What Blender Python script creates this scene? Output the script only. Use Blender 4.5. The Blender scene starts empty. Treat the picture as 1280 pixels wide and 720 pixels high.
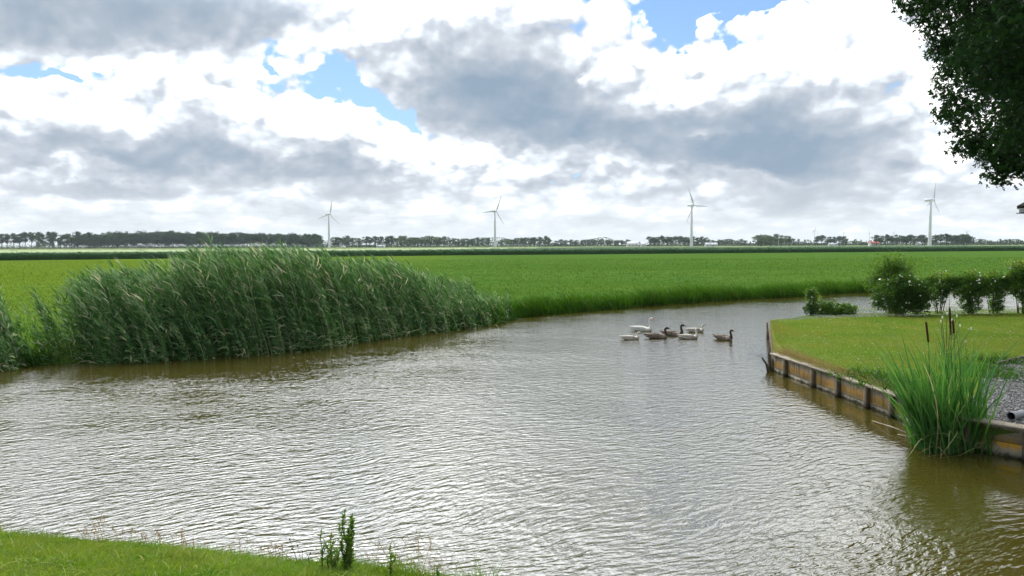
import bpy, bmesh, math, random
import numpy as np
from mathutils import Vector, Matrix, Euler

random.seed(7)
rng = np.random.default_rng(11)
sc = bpy.context.scene
COL = sc.collection

# ------------------------------------------------------------------ camera
F_PX, W_PX, H_PX = 950.0, 1280.0, 720.0
CAM_H = 3.3
PITCH = math.atan((360.0 - 306.3) / F_PX)
ROLL = math.radians(-0.22)
CAM_R = Matrix.Rotation(math.pi / 2 - PITCH, 3, 'X') @ Matrix.Rotation(ROLL, 3, 'Z')
cam_d = bpy.data.cameras.new('camera')
cam_d.sensor_width = 36.0
cam_d.lens = F_PX / W_PX * 36.0
cam_d.clip_start = 0.1
cam_d.clip_end = 20000.0
cam = bpy.data.objects.new('camera', cam_d)
COL.objects.link(cam)
cam.matrix_world = Matrix.Translation((0, 0, CAM_H)) @ CAM_R.to_4x4()
sc.camera = cam


def ray(px, py):
    return (CAM_R @ Vector(((px - W_PX / 2) / F_PX, -(py - H_PX / 2) / F_PX, -1.0))).normalized()


def at(px, py, z=0.0):
    """world point where the ray through a photo pixel meets height z"""
    d = ray(px, py)
    t = (z - CAM_H) / d.z
    return Vector((d.x * t, d.y * t, z))


def at_d(px, py, y):
    """world point on the ray at forward distance y"""
    d = ray(px, py)
    t = y / d.y
    return Vector((d.x * t, y, CAM_H + d.z * t))


# ------------------------------------------------------------------ render settings
sc.render.engine = 'CYCLES'
sc.view_settings.view_transform = 'Standard'
sc.view_settings.look = 'None'
sc.view_settings.gamma = 1.0
sc.view_settings.use_curve_mapping = False
sc.view_settings.exposure = 0.12
sc.cycles.use_denoising = True
sc.cycles.max_bounces = 7
sc.cycles.diffuse_bounces = 3
sc.cycles.glossy_bounces = 3
sc.cycles.transmission_bounces = 4
sc.cycles.transparent_max_bounces = 6
sc.cycles.volume_bounces = 0
sc.cycles.sample_clamp_indirect = 4.0
sc.cycles.sample_clamp_direct = 3.0
sc.cycles.caustics_reflective = False
sc.cycles.caustics_refractive = False

SUN_EL, SUN_AZ = math.radians(52), math.radians(-14)   # azimuth from +Y towards +X


# ------------------------------------------------------------------ node helpers
class NT:
    def __init__(self, tree):
        self.t = tree
        self.n = tree.nodes
        self.l = tree.links

    def new(self, typ, **kw):
        nd = self.n.new(typ)
        for k, v in kw.items():
            setattr(nd, k, v)
        return nd

    def put(self, sock, v):
        if hasattr(v, 'is_linked') or isinstance(v, bpy.types.NodeSocket):
            self.l.new(v, sock)
        else:
            sock.default_value = v

    def math(self, op, a, b=0.0, c=0.0, clamp=False):
        nd = self.new('ShaderNodeMath', operation=op, use_clamp=clamp)
        self.put(nd.inputs[0], a)
        self.put(nd.inputs[1], b)
        self.put(nd.inputs[2], c)
        return nd.outputs[0]

    def vmath(self, op, a, b=(0, 0, 0)):
        nd = self.new('ShaderNodeVectorMath', operation=op)
        self.put(nd.inputs[0], a)
        if op == 'SCALE':
            self.put(nd.inputs['Scale'], b)
            return nd.outputs[0]
        self.put(nd.inputs[1], b)
        return nd.outputs['Value'] if op in ('LENGTH', 'DOT_PRODUCT') else nd.outputs[0]

    def comb(self, x, y, z=0.0):
        nd = self.new('ShaderNodeCombineXYZ')
        for i, v in enumerate((x, y, z)):
            self.put(nd.inputs[i], v)
        return nd.outputs[0]

    def sep(self, v):
        nd = self.new('ShaderNodeSeparateXYZ')
        self.put(nd.inputs[0], v)
        return nd.outputs

    def noise(self, vec, scale=1.0, detail=4.0, rough=0.5, lac=2.0, dist=0.0, color=False, two_d=False):
        nd = self.new('ShaderNodeTexNoise')
        if two_d:
            nd.noise_dimensions = '2D'
        if vec is not None:
            self.put(nd.inputs['Vector'], vec)
        nd.inputs['Scale'].default_value = scale
        nd.inputs['Detail'].default_value = detail
        nd.inputs['Roughness'].default_value = rough
        nd.inputs['Lacunarity'].default_value = lac
        nd.inputs['Distortion'].default_value = dist
        return nd.outputs['Color'] if color else nd.outputs['Fac']

    def voro(self, vec, scale=1.0, detail=0.0, rough=0.5, smooth=None, two_d=False):
        nd = self.new('ShaderNodeTexVoronoi')
        if two_d:
            nd.voronoi_dimensions = '2D'
        if smooth is not None:
            nd.feature = 'SMOOTH_F1'
            nd.inputs['Smoothness'].default_value = smooth
        self.put(nd.inputs['Vector'], vec)
        nd.inputs['Scale'].default_value = scale
        nd.inputs['Detail'].default_value = detail
        nd.inputs['Roughness'].default_value = rough
        return nd.outputs['Distance']

    def mapr(self, v, a, b, c=0.0, d=1.0, smooth=False):
        nd = self.new('ShaderNodeMapRange')
        nd.interpolation_type = 'SMOOTHSTEP' if smooth else 'LINEAR'
        nd.clamp = True
        self.put(nd.inputs[0], v)
        for i, x in enumerate((a, b, c, d)):
            self.put(nd.inputs[i + 1], x)
        return nd.outputs[0]

    def mix(self, f, a, b, blend='MIX'):
        nd = self.new('ShaderNodeMix', data_type='RGBA', blend_type=blend)
        self.put(nd.inputs[0], f)
        self.put(nd.inputs[6], a if not isinstance(a, tuple) else (*a, 1.0)[:4])
        self.put(nd.inputs[7], b if not isinstance(b, tuple) else (*b, 1.0)[:4])
        return nd.outputs[2]

    def mapping(self, vec, loc=(0, 0, 0), rot=(0, 0, 0), scale=(1, 1, 1), typ='TEXTURE'):
        nd = self.new('ShaderNodeMapping', vector_type=typ)
        self.put(nd.inputs['Vector'], vec)
        nd.inputs['Location'].default_value = loc
        nd.inputs['Rotation'].default_value = rot
        nd.inputs['Scale'].default_value = scale
        return nd.outputs[0]

    def blob(self, vec, az, el, raz, rel, rot=0.0):
        m = self.mapping(vec, (az, el, 0), (0, 0, rot), (raz, rel, 1))
        g = self.new('ShaderNodeTexGradient', gradient_type='SPHERICAL')
        self.put(g.inputs[0], m)
        return g.outputs['Fac']

    def blobs(self, vec, items):
        acc = 0.0
        for (px, py, rx, ry, rot, w) in items:
            d = ray(px, py)
            az, el = math.atan2(d.x, d.y), math.asin(d.z)
            s = math.cos(az) / F_PX
            b = self.blob(vec, az, el, rx * s * math.cos(az), ry * s, math.radians(-rot))
            acc = self.math('MULTIPLY_ADD', b, w, acc)
        return acc


# ------------------------------------------------------------------ sky
def build_world():
    w = bpy.data.worlds.new('World')
    sc.world = w
    w.use_nodes = True
    t = NT(w.node_tree)
    t.n.clear()
    out = t.new('ShaderNodeOutputWorld')
    bg = t.new('ShaderNodeBackground')
    bg.inputs['Strength'].default_value = 0.10
    t.l.new(bg.outputs[0], out.inputs[0])
    sky = t.new('ShaderNodeTexSky', sky_type='NISHITA')
    sky.sun_disc = False
    sky.sun_elevation = SUN_EL
    sky.sun_rotation = SUN_AZ
    sky.altitude = 0
    sky.air_density = 1.0
    sky.dust_density = 0.6
    sky.ozone_density = 1.5
    tc = t.new('ShaderNodeTexCoord').outputs['Generated']
    x, y, z = t.sep(tc)
    az = t.math('ARCTAN2', x, y)
    el = t.math('ARCSINE', z)
    P = t.comb(az, el, 0.0)
    # flattening of the cloud forms towards the horizon
    elw = t.math('POWER', t.math('MAXIMUM', el, 0.0005), 0.75)
    Q = t.comb(az, t.math('MULTIPLY', elw, 1.25), 0.37)
    warp = t.vmath('SCALE', t.vmath('SUBTRACT', t.noise(Q, 9.0, 5.0, 0.55, color=True), (0.5, 0.5, 0.5)), 0.085)
    Pw = t.vmath('ADD', P, warp)
    Pf = t.vmath('ADD', P, t.vmath('SCALE', warp, 1.7))

    def billow(vec):
        v = t.math('SUBTRACT', 1.0, t.voro(vec, 19.0, 2.0, 0.55, two_d=True))
        f = t.noise(vec, 7.0, 9.0, 0.60, two_d=True)
        return t.math('ADD', t.math('MULTIPLY', v, 0.45), t.math('MULTIPLY', f, 0.62))
    Qw = t.vmath('ADD', Q, t.vmath('SCALE', warp, 0.45))
    n = billow(Qw)
    n_up = billow(t.vmath('ADD', Qw, (-0.006, 0.020, 0.0)))
    n2 = t.noise(Q, 4.5, 8.0, 0.62, two_d=True)
    lowb = t.comb(t.math('MULTIPLY', az, 1.0), t.math('MULTIPLY', el, 4.2), 2.1)
    n_low = t.noise(lowb, 7.0, 7.0, 0.62, two_d=True)
    near_h = t.mapr(el, 0.030, 0.100, 1.0, 0.0, True)          # 1 near the horizon
    front = t.mapr(y, 0.2, 0.7, 0.0, 1.0, True)

    # where the blue shows
    blue = t.math('MULTIPLY', t.blobs(Pf, BLUE), 0.80)
    back_blue = t.math('MULTIPLY', t.math('SUBTRACT', 1.0, front), t.mapr(t.noise(Q, 2.2, 3.0), 0.5, 0.6, 0.0, 1.2))
    blue = t.math('ADD', blue, back_blue)
    dark = t.blobs(Pw, DARK)
    soft = t.blobs(Pf, BRIGHT)
    cov = t.math('SUBTRACT', t.math('MULTIPLY_ADD', t.math('SUBTRACT', n, 0.42), 2.9, 0.80), blue)
    cov = t.math('SUBTRACT', cov, t.mapr(blue, 0.75, 1.2, 0.0, 0.8))
    cov = t.math('ADD', cov, t.math('MULTIPLY', near_h, 0.8))
    cov = t.math('ADD', cov, t.math('MULTIPLY', t.math('ADD', dark, soft), 0.55))
    alpha = t.mapr(cov, -0.08, 0.50, 0.0, 1.0, True)

    # grey undersides
    d = t.math('SUBTRACT', dark, t.math('MULTIPLY', soft, t.mapr(dark, 0.1, 0.6, 0.55, 1.0)))
    core = t.mapr(dark, 0.25, 1.1, 1.0, 0.22, True)
    d = t.math('ADD', d, t.math('MULTIPLY', t.math('SUBTRACT', 0.42, n), t.math('MULTIPLY', core, 1.7)))
    # overhead and behind: broken cloud of medium grey
    gen = t.math('MULTIPLY', t.mapr(el, 0.36, 0.55, 0.0, 1.0, True), t.mapr(n2, 0.42, 0.66, 0.0, 0.75))
    back = t.math('MULTIPLY', t.math('SUBTRACT', 1.0, front), t.mapr(n2, 0.40, 0.62, 0.0, 0.9))
    d = t.math('ADD', d, t.math('MAXIMUM', gen, back))
    low_d = t.mapr(n_low, 0.38, 0.66, 0.0, 0.95)
    d = t.math('ADD', d, t.math('MULTIPLY', near_h, t.math('SUBTRACT', low_d, 0.10)))
    d = t.math('ADD', d, t.math('MULTIPLY', t.math('SUBTRACT', 0.5, n2), 1.3))
    dk = t.mapr(d, -0.36, 2.60, 0.0, 1.0)
    # light from above on the billows
    emb = t.math('MULTIPLY', t.math('SUBTRACT', n, n_up), 1.3)
    emb = t.math('MULTIPLY', emb, t.math('SUBTRACT', 1.0, t.math('MULTIPLY', dk, 0.85)))
    emb = t.math('MULTIPLY', emb, t.math('SUBTRACT', 1.0, near_h))
    cr = t.new('ShaderNodeValToRGB')
    e = cr.color_ramp.elements
    e[0].position, e[0].color = 0.0, (1.12, 1.12, 1.11, 1)
    e[1].position, e[1].color = 1.0, (0.26, 0.345, 0.445, 1)
    m = e.new(0.20); m.color = (0.80, 0.86, 0.93, 1)
    m = e.new(0.40); m.color = (0.57, 0.615, 0.68, 1)
    m = e.new(0.66); m.color = (0.40, 0.46, 0.535, 1)
    t.put(cr.inputs[0], t.math('SUBTRACT', dk, t.math('MULTIPLY', emb, 0.9), 0.0, True))
    ccol = cr.outputs[0]
    ccol = t.mix(t.math('MULTIPLY', near_h, 0.30), ccol, (0.84, 0.88, 0.89))
    haze = t.mapr(el, 0.0, 0.05, 0.75, 0.0, True)
    ccol = t.mix(haze, ccol, (0.84, 0.89, 0.89))
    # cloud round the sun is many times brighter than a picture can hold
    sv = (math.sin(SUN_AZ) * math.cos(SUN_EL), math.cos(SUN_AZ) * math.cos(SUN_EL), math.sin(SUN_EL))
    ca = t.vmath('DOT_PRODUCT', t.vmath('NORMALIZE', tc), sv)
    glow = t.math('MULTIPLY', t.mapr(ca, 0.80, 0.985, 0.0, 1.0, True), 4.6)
    glow = t.math('ADD', glow, t.math('MULTIPLY', t.math('MULTIPLY', t.mapr(el, 0.26, 0.44, 0.0, 1.0, True), t.mapr(y, -0.1, 0.5, 0.0, 1.0)), 3.0))  # added boost of all forward sky above the frame, to brighten the water
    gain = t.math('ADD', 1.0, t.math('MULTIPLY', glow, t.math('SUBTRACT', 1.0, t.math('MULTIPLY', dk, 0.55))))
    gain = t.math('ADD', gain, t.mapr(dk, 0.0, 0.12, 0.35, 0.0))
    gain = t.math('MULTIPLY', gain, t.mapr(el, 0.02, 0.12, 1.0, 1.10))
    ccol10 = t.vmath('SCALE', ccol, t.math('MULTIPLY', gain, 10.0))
    skyc = t.vmath('MULTIPLY', sky.outputs[0], (0.62, 0.95, 1.30))
    skyc = t.mix(t.mapr(el, 0.05, 0.38, 0.55, 0.12), skyc, (6.2, 8.0, 9.6))
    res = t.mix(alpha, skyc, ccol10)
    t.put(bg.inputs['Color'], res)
    try:
        w.cycles.sampling_method = 'MANUAL'
        w.cycles.sample_map_resolution = 256
    except Exception:
        pass


# cloud masses as directions (given by where they stand in the view)
BLUE = [
    (70, 86, 130, 24, 0, 1.6), (170, 82, 70, 18, 0, 0.9),
    (342, 84, 36, 40, 20, 1.4), (435, 120, 85, 34, 22, 1.6), (505, 150, 46, 22, 30, 1.2), (550, 132, 26, 20, 0, 0.7),
    (845, 12, 70, 55, -10, 2.0), (930, 8, 110, 42, -12, 2.0), (985, 5, 60, 25, 0, 1.2),
    (1180, 95, 40, 26, 0, 0.5), (300, 30, 1, 1, 0, 0.0),
    (820, -140, 300, 120, 0, 1.2),
]
DARK = [
    (130, 5, 340, 70, -2, 1.8), (20, 20, 200, 66, 0, 0.9), (270, 25, 160, 46, 0, 0.9), (350, -10, 150, 40, 0, 0.8),
    (110, 195, 250, 50, 0, 1.3), (290, 196, 300, 52, 4, 1.5), (420, 214, 260, 30, 2, 0.9), (250, 150, 70, 44, 0, 0.6), (140, 105, 45, 25, 0, 0.4),
    (590, 95, 160, 86, 0, 2.3), (690, 145, 210, 68, 4, 1.7), (780, 178, 260, 48, 0, 1.3), (900, 170, 150, 60, 0, 0.8),
    (1000, 165, 165, 100, 0, 1.9), (960, 205, 290, 38, 0, 1.1), (1070, 185, 130, 50, 0, 0.6),
    (430, 70, 50, 40, 0, 0.35), (890, 90, 60, 40, 0, 0.3), (640, 25, 40, 30, 0, 0.35),
    (600, 236, 560, 15, 0, 0.45), (180, 234, 320, 14, 0, 0.35), (1000, 242, 360, 16, 0, 0.45), (1150, 265, 200, 10, 0, 0.25), (500, 262, 500, 9, 0, 0.2),
]
BRIGHT = [
    (90, 130, 210, 36, 0, 0.9), (290, 105, 150, 46, 10, 0.7), (395, 152, 110, 38, 10, 0.7), (450, 36, 130, 56, 0, 0.8),
    (650, 2, 240, 34, 0, 0.6), (770, 66, 120, 60, 25, 0.9), (900, 68, 190, 60, 0, 0.9), (1070, 40, 170, 80, 0, 0.9), (1160, 110, 90, 90, 0, 0.8),
    (720, 92, 14, 9, 0, 1.8), (895, 168, 40, 12, 0, 0.8), (480, 165, 90, 36, 10, 0.8), (570, 203, 150, 26, 0, 1.3), (650, 192, 80, 20, 0, 0.7),
    (100, 204, 80, 13, 0, 1.1), (160, 214, 34, 9, 0, 0.7), (360, 196, 34, 20, 0, 0.9), (960, 217, 130, 13, 0, 0.55), (780, 207, 140, 14, 0, 0.7),
    (60, 245, 130, 9, 0, 0.5), (210, 243, 80, 12, 0, 0.4), (270, 247, 60, 14, 0, 0.5), (1200, 200, 140, 70, 0, 0.5),
]

build_world()
sun_d = bpy.data.lights.new('sun', 'SUN')
sun_d.energy = 1.5
sun_d.angle = math.radians(12.0)
sun_d.color = (1.0, 0.955, 0.88)
sun = bpy.data.objects.new('sun', sun_d)
COL.objects.link(sun)
sun_vec = Vector((math.sin(SUN_AZ) * math.cos(SUN_EL), math.cos(SUN_AZ) * math.cos(SUN_EL), math.sin(SUN_EL)))
sun.rotation_euler = sun_vec.to_track_quat('Z', 'Y').to_euler()
sun.location = sun_vec * 60


# ------------------------------------------------------------------ object helpers
def np_obj(name, V, F, mat, parent=None, var=None, smooth=False, mats=None, fmat=None):
    """one mesh object from numpy vertices and a list of face arrays"""
    me = bpy.data.meshes.new(name)
    V = np.asarray(V, dtype=np.float32)
    Fs = [np.asarray(f, dtype=np.int32) for f in (F if isinstance(F, (list, tuple)) else [F])]
    Fs = [f for f in Fs if len(f)]
    me.vertices.add(len(V))
    me.vertices.foreach_set('co', V.ravel())
    tot = sum(f.size for f in Fs)
    me.loops.add(tot)
    me.loops.foreach_set('vertex_index', np.concatenate([f.ravel() for f in Fs]))
    starts, totals, s = [], [], 0
    for f in Fs:
        k = f.shape[1]
        starts.append(s + np.arange(len(f)) * k)
        totals.append(np.full(len(f), k))
        s += f.size
    starts = np.concatenate(starts).astype(np.int32)
    me.polygons.add(len(starts))
    me.polygons.foreach_set('loop_start', starts)
    try:
        me.polygons.foreach_set('loop_total', np.concatenate(totals).astype(np.int32))
    except Exception:
        pass
    if smooth:
        me.polygons.foreach_set('use_smooth', np.ones(len(starts), dtype=bool))
    for m in (mats or [mat]):
        me.materials.append(m)
    if fmat is not None:
        me.polygons.foreach_set('material_index', np.asarray(fmat, dtype=np.int32))
    if var is not None:
        a = me.attributes.new('var', 'FLOAT', 'POINT')
        a.data.foreach_set('value', np.asarray(var, dtype=np.float32))
    me.update(calc_edges=True)
    me.validate()
    o = bpy.data.objects.new(name, me)
    COL.objects.link(o)
    if parent is not None:
        o.parent = parent
    return o


def tag(o, label=None, cat=None, group=None, kind=None):
    if label:
        o['label'] = label
    if cat:
        o['category'] = cat
    if group:
        o['group'] = group
    if kind:
        o['kind'] = kind
    return o


def empty(name, loc, label, cat, group=None, rz=0.0, scale=1.0):
    o = bpy.data.objects.new(name, None)
    o.empty_display_size = 0.2
    COL.objects.link(o)
    o.location = loc
    o.rotation_euler = (0, 0, rz)
    o.scale = (scale, scale, scale)
    return tag(o, label, cat, group)


def copy_tree(o, parent=None):
    c = o.copy()
    COL.objects.link(c)
    c.parent = parent
    for ch in list(o.children):
        copy_tree(ch, c)
    return c


class MB:
    """collects shapes, then links them as one mesh"""
    def __init__(self):
        self.V, self.Q, self.T, self.n, self.var = [], [], [], 0, []

    def add(self, V, Q=None, T=None, var=None):
        V = np.asarray(V, dtype=np.float64).reshape(-1, 3)
        self.V.append(V)
        if Q is not None and len(Q):
            self.Q.append(np.asarray(Q, dtype=np.int64).reshape(-1, 4) + self.n)
        if T is not None and len(T):
            self.T.append(np.asarray(T, dtype=np.int64).reshape(-1, 3) + self.n)
        self.var.append(np.full(len(V), 0.5) if var is None else (np.full(len(V), var) if np.isscalar(var) else np.asarray(var)))
        self.n += len(V)
        return self

    def box(self, c, s, rz=0.0, bev=0.0, var=None, M=None):
        """box with bevelled vertical and horizontal edges (bev in metres)"""
        hx, hy, hz = s[0] / 2, s[1] / 2, s[2] / 2
        b = min(bev, hx * .9, hy * .9, hz * .9)
        if b > 0:
            ring = [(hx - b, hy), (-hx + b, hy), (-hx, hy - b), (-hx, -hy + b), (-hx + b, -hy), (hx - b, -hy), (hx, -hy + b), (hx, hy - b)]
            ins = [(x * (1 - b / hx), y * (1 - b / hy)) for x, y in ring]
            rings = [(ins, -hz), (ring, -hz + b), (ring, hz - b), (ins, hz)]
            V = [(x, y, z) for r, z in rings for x, y in r]
            Q = []
            for k in range(3):
                for i in range(8):
                    j = (i + 1) % 8
                    Q.append((k * 8 + i, k * 8 + j, k * 8 + 8 + j, k * 8 + 8 + i))
            for base in (0, 24):
                Q += [(base, base + 1, base + 2, base + 7), (base + 7, base + 2, base + 3, base + 6), (base + 6, base + 3, base + 4, base + 5)]
        else:
            V = [(x, y, z) for z in (-hz, hz) for x, y in ((hx, hy), (-hx, hy), (-hx, -hy), (hx, -hy))]
            Q = [(0, 1, 2, 3), (4, 5, 6, 7), (0, 1, 5, 4), (1, 2, 6, 5), (2, 3, 7, 6), (3, 0, 4, 7)]
        V = np.array(V, dtype=float)
        if M is not None:
            V = V @ np.array(M.to_3x3()).T
        elif rz:
            cr, sr = math.cos(rz), math.sin(rz)
            V = np.stack([V[:, 0] * cr - V[:, 1] * sr, V[:, 0] * sr + V[:, 1] * cr, V[:, 2]], 1)
        return self.add(V + np.array(c), Q, None, var)

    def tube(self, pts, radii, n=8, var=None, cap=True, squash=None):
        pts = np.asarray(pts, dtype=float)
        m = len(pts)
        radii = np.broadcast_to(np.asarray(radii, dtype=float), (m,)) if np.ndim(radii) < 2 else np.asarray(radii, dtype=float)
        tang = np.gradient(pts, axis=0)
        tang /= np.linalg.norm(tang, axis=1)[:, None] + 1e-12
        ref = np.array([0, 1, 0.]) if abs(tang[0][1]) < 0.9 else np.array([1., 0, 0])
        V = []
        for i in range(m):
            a = ref - tang[i] * np.dot(ref, tang[i])
            a /= np.linalg.norm(a) + 1e-12
            b = np.cross(tang[i], a)
            ref = a
            ra, rb = (radii[i], radii[i]) if radii.ndim == 1 else radii[i]
            th = np.linspace(0, 2 * math.pi, n, endpoint=False)
            V.append(pts[i] + np.cos(th)[:, None] * a * ra + np.sin(th)[:, None] * b * rb)
        V = np.concatenate(V)
        Q = [(k * n + i, k * n + (i + 1) % n, (k + 1) * n + (i + 1) % n, (k + 1) * n + i) for k in range(m - 1) for i in range(n)]
        T = []
        if cap:
            V = np.concatenate([V, pts[:1], pts[-1:]])
            T = [(m * n, (i + 1) % n, i) for i in range(n)] + [(m * n + 1, (m - 1) * n + i, (m - 1) * n + (i + 1) % n) for i in range(n)]
        return self.add(V, Q, T, var)

    def build(self, name, mat, parent=None, smooth=False):
        V = np.concatenate(self.V)
        F = []
        if self.Q:
            F.append(np.concatenate(self.Q))
        if self.T:
            F.append(np.concatenate(self.T))
        return np_obj(name, V, F, mat, parent, np.concatenate(self.var), smooth)


def catmull(P, k=4):
    P = np.asarray(P, dtype=float)
    E = np.concatenate([2 * P[:1] - P[1:2], P, 2 * P[-1:] - P[-2:-1]])
    out = []
    for i in range(1, len(E) - 2):
        p0, p1, p2, p3 = E[i - 1], E[i], E[i + 1], E[i + 2]
        for t in np.linspace(0, 1, k, endpoint=False):
            out.append(0.5 * (2 * p1 + (p2 - p0) * t + (2 * p0 - 5 * p1 + 4 * p2 - p3) * t * t + (3 * p1 - p0 - 3 * p2 + p3) * t ** 3))
    out.append(P[-1])
    return np.array(out)


def norm(a):
    return a / (np.linalg.norm(a, axis=-1, keepdims=True) + 1e-12)


def ribbons(P, D, B, L, W, nseg=3, side=None, prof=None, var=None):
    """curved leaf blades: pos(t) = P + L*(D t + B t^2); returns V, Q, var"""
    P = np.asarray(P, dtype=float)
    N = len(P)
    L = np.broadcast_to(L, (N,))[:, None]
    W = np.broadcast_to(W, (N,))
    D, B = np.broadcast_to(D, (N, 3)), np.broadcast_to(B, (N, 3))
    if side is None:
        r = rng.normal(size=(N, 3)) * np.array([1, 1, 0.35])
        side = norm(np.cross(D, r))
    ts = np.linspace(0, 1, nseg + 1)
    V = np.empty((N, nseg + 1, 2, 3))
    for i, t in enumerate(ts):
        c = P + L * (D * t + B * t * t)
        w = W * ((1.0 - t ** 1.6) if prof is None else prof(t)) * 0.5 + 0.0004
        V[:, i, 0] = c - side * w[:, None]
        V[:, i, 1] = c + side * w[:, None]
    base = (np.arange(N) * (nseg + 1) * 2)[:, None, None]
    k = (np.arange(nseg) * 2)[None, :, None]
    Q = (base + k + np.array([0, 1, 3, 2])[None, None, :]).reshape(-1, 4)
    if var is None:
        var = rng.random(N)
    return V.reshape(-1, 3), Q, np.repeat(var, (nseg + 1) * 2)


class Soup:
    def __init__(self):
        self.V, self.F, self.R, self.n = [], [], [], 0

    def add(self, V, Q, R):
        self.V.append(V); self.F.append(Q + self.n); self.R.append(R)
        self.n += len(V)

    def build(self, name, mat, parent=None, smooth=False):
        quads = [f for f in self.F if f.shape[1] == 4]
        tris = [f for f in self.F if f.shape[1] == 3]
        F = ([np.concatenate(quads)] if quads else []) + ([np.concatenate(tris)] if tris else [])
        return np_obj(name, np.concatenate(self.V), F, mat, parent, np.concatenate(self.R), smooth)


def vnoise(x, y, seed=0):
    """cheap smooth value noise in numpy"""
    x, y = np.asarray(x, float), np.asarray(y, float)
    xi, yi = np.floor(x).astype(np.int64), np.floor(y).astype(np.int64)
    fx, fy = x - xi, y - yi
    fx, fy = fx * fx * (3 - 2 * fx), fy * fy * (3 - 2 * fy)

    def h(a, b):
        n = (a * 374761393 + b * 668265263 + seed * 982451653) & 0x7fffffff
        n = ((n ^ (n >> 13)) * 1274126177) & 0x7fffffff
        return ((n ^ (n >> 16)) & 0xffff) / 65535.0
    return (h(xi, yi) * (1 - fx) + h(xi + 1, yi) * fx) * (1 - fy) + (h(xi, yi + 1) * (1 - fx) + h(xi + 1, yi + 1) * fx) * fy


# ------------------------------------------------------------------ materials
def new_mat(name):
    m = bpy.data.materials.new(name)
    m.use_nodes = True
    t = NT(m.node_tree)
    t.n.clear()
    out = t.new('ShaderNodeOutputMaterial')
    return m, t, out


def principled(t, color, rough=0.6, spec=0.4, normal=None, metal=0.0):
    p = t.new('ShaderNodeBsdfPrincipled')
    t.put(p.inputs['Base Color'], color if not isinstance(color, tuple) else (*color, 1.0)[:4])
    t.put(p.inputs['Roughness'], rough)
    p.inputs['Specular IOR Level'].default_value = spec
    p.inputs['Metallic'].default_value = metal
    if normal is not None:
        t.l.new(normal, p.inputs['Normal'])
    return p


def bump(t, h, strength=0.5, dist=0.02):
    b = t.new('ShaderNodeBump')
    t.put(b.inputs['Strength'], strength)
    t.put(b.inputs['Distance'], dist)
    t.l.new(h, b.inputs['Height'])
    return b.outputs[0]


def leaf_mat(name, stops, trans=0.35, rough=0.5, spec=0.3, patch=0.0, patch_col=None, patch_scale=0.3):
    """foliage: colour picked per leaf by the 'var' attribute, some light through the leaf"""
    m, t, out = new_mat(name)
    a = t.new('ShaderNodeAttribute', attribute_name='var')
    cr = t.new('ShaderNodeValToRGB')
    e = cr.color_ramp.elements
    e[0].position, e[0].color = stops[0][0], (*stops[0][1], 1)
    e[1].position, e[1].color = stops[-1][0], (*stops[-1][1], 1)
    for p, c in stops[1:-1]:
        x = e.new(p); x.color = (*c, 1)
    t.l.new(a.outputs['Fac'], cr.inputs[0])
    col = cr.outputs[0]
    if patch:
        pos = t.new('ShaderNodeNewGeometry').outputs['Position']
        f = t.mapr(t.noise(pos, patch_scale, 3.0, 0.55), 0.42, 0.62, 0.0, patch)
        col = t.mix(f, col, patch_col)
    p = principled(t, col, rough, spec)
    tr = t.new('ShaderNodeBsdfTranslucent')
    hs = t.new('ShaderNodeHueSaturation')
    hs.inputs['Hue'].default_value = 0.485
    hs.inputs['Saturation'].default_value = 1.15
    hs.inputs['Value'].default_value = 1.25
    t.l.new(col, hs.inputs['Color'])
    t.l.new(hs.outputs[0], tr.inputs['Color'])
    mx = t.new('ShaderNodeMixShader')
    mx.inputs[0].default_value = trans
    t.l.new(p.outputs[0], mx.inputs[1])
    t.l.new(tr.outputs[0], mx.inputs[2])
    t.l.new(mx.outputs[0], out.inputs[0])
    return m


def plain_mat(name, c1, c2=None, scale=8.0, rough=0.6, spec=0.3, bump_s=0.0, bump_scale=None, metal=0.0, stretch=(1, 1, 1), detail=5.0):
    m, t, out = new_mat(name)
    tc = t.new('ShaderNodeTexCoord').outputs['Object']
    v = t.mapping(tc, scale=stretch, typ='POINT')
    col = c1
    if c2 is not None:
        col = t.mix(t.mapr(t.noise(v, scale, detail, 0.6), 0.32, 0.68), c1, c2)
    nrm = None
    if bump_s:
        nrm = bump(t, t.noise(v, bump_scale or scale * 3, 4.0, 0.6), bump_s, 0.02)
    p = principled(t, col, rough, spec, nrm, metal)
    t.l.new(p.outputs[0], out.inputs[0])
    return m


M = {}
M['reed'] = leaf_mat('reed_leaf', [(0.0, (.018, .066, .014)), (0.40, (.055, .145, .036)), (0.68, (.14, .260, .090)), (0.88, (.30, .40, .22)), (1.0, (.52, .48, .30))], 0.40, 0.5, 0.18)
M['bank_grass'] = leaf_mat('bank_grass_blade', [(0.0, (.020, .062, .008)), (0.5, (.045, .125, .014)), (0.9, (.085, .185, .026)), (1.0, (.24, .24, .09))], 0.40, 0.55, 0.2)
M['field_grass'] = leaf_mat('field_grass_blade', [(0.0, (.026, .070, .013)), (0.6, (.062, .136, .023)), (1.0, (.115, .190, .038))], 0.33, 0.8, 0.0, 0.5, (.105, .14, .02), 0.055)
M['lawn_grass'] = leaf_mat('lawn_grass_blade', [(0.0, (.080, .165, .024)), (0.55, (.145, .250, .040)), (0.9, (.22, .31, .065)), (1.0, (.38, .35, .15))], 0.38, 0.7, 0.05, 0.7, (.24, .25, .055), 0.6)
M['near_grass'] = leaf_mat('near_grass_blade', [(0.0, (.062, .150, .018)), (0.5, (.140, .270, .036)), (0.85, (.24, .35, .07)), (1.0, (.44, .39, .19))], 0.38, 0.6, 0.1, 0.6, (.22, .26, .05), 1.3)
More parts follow.
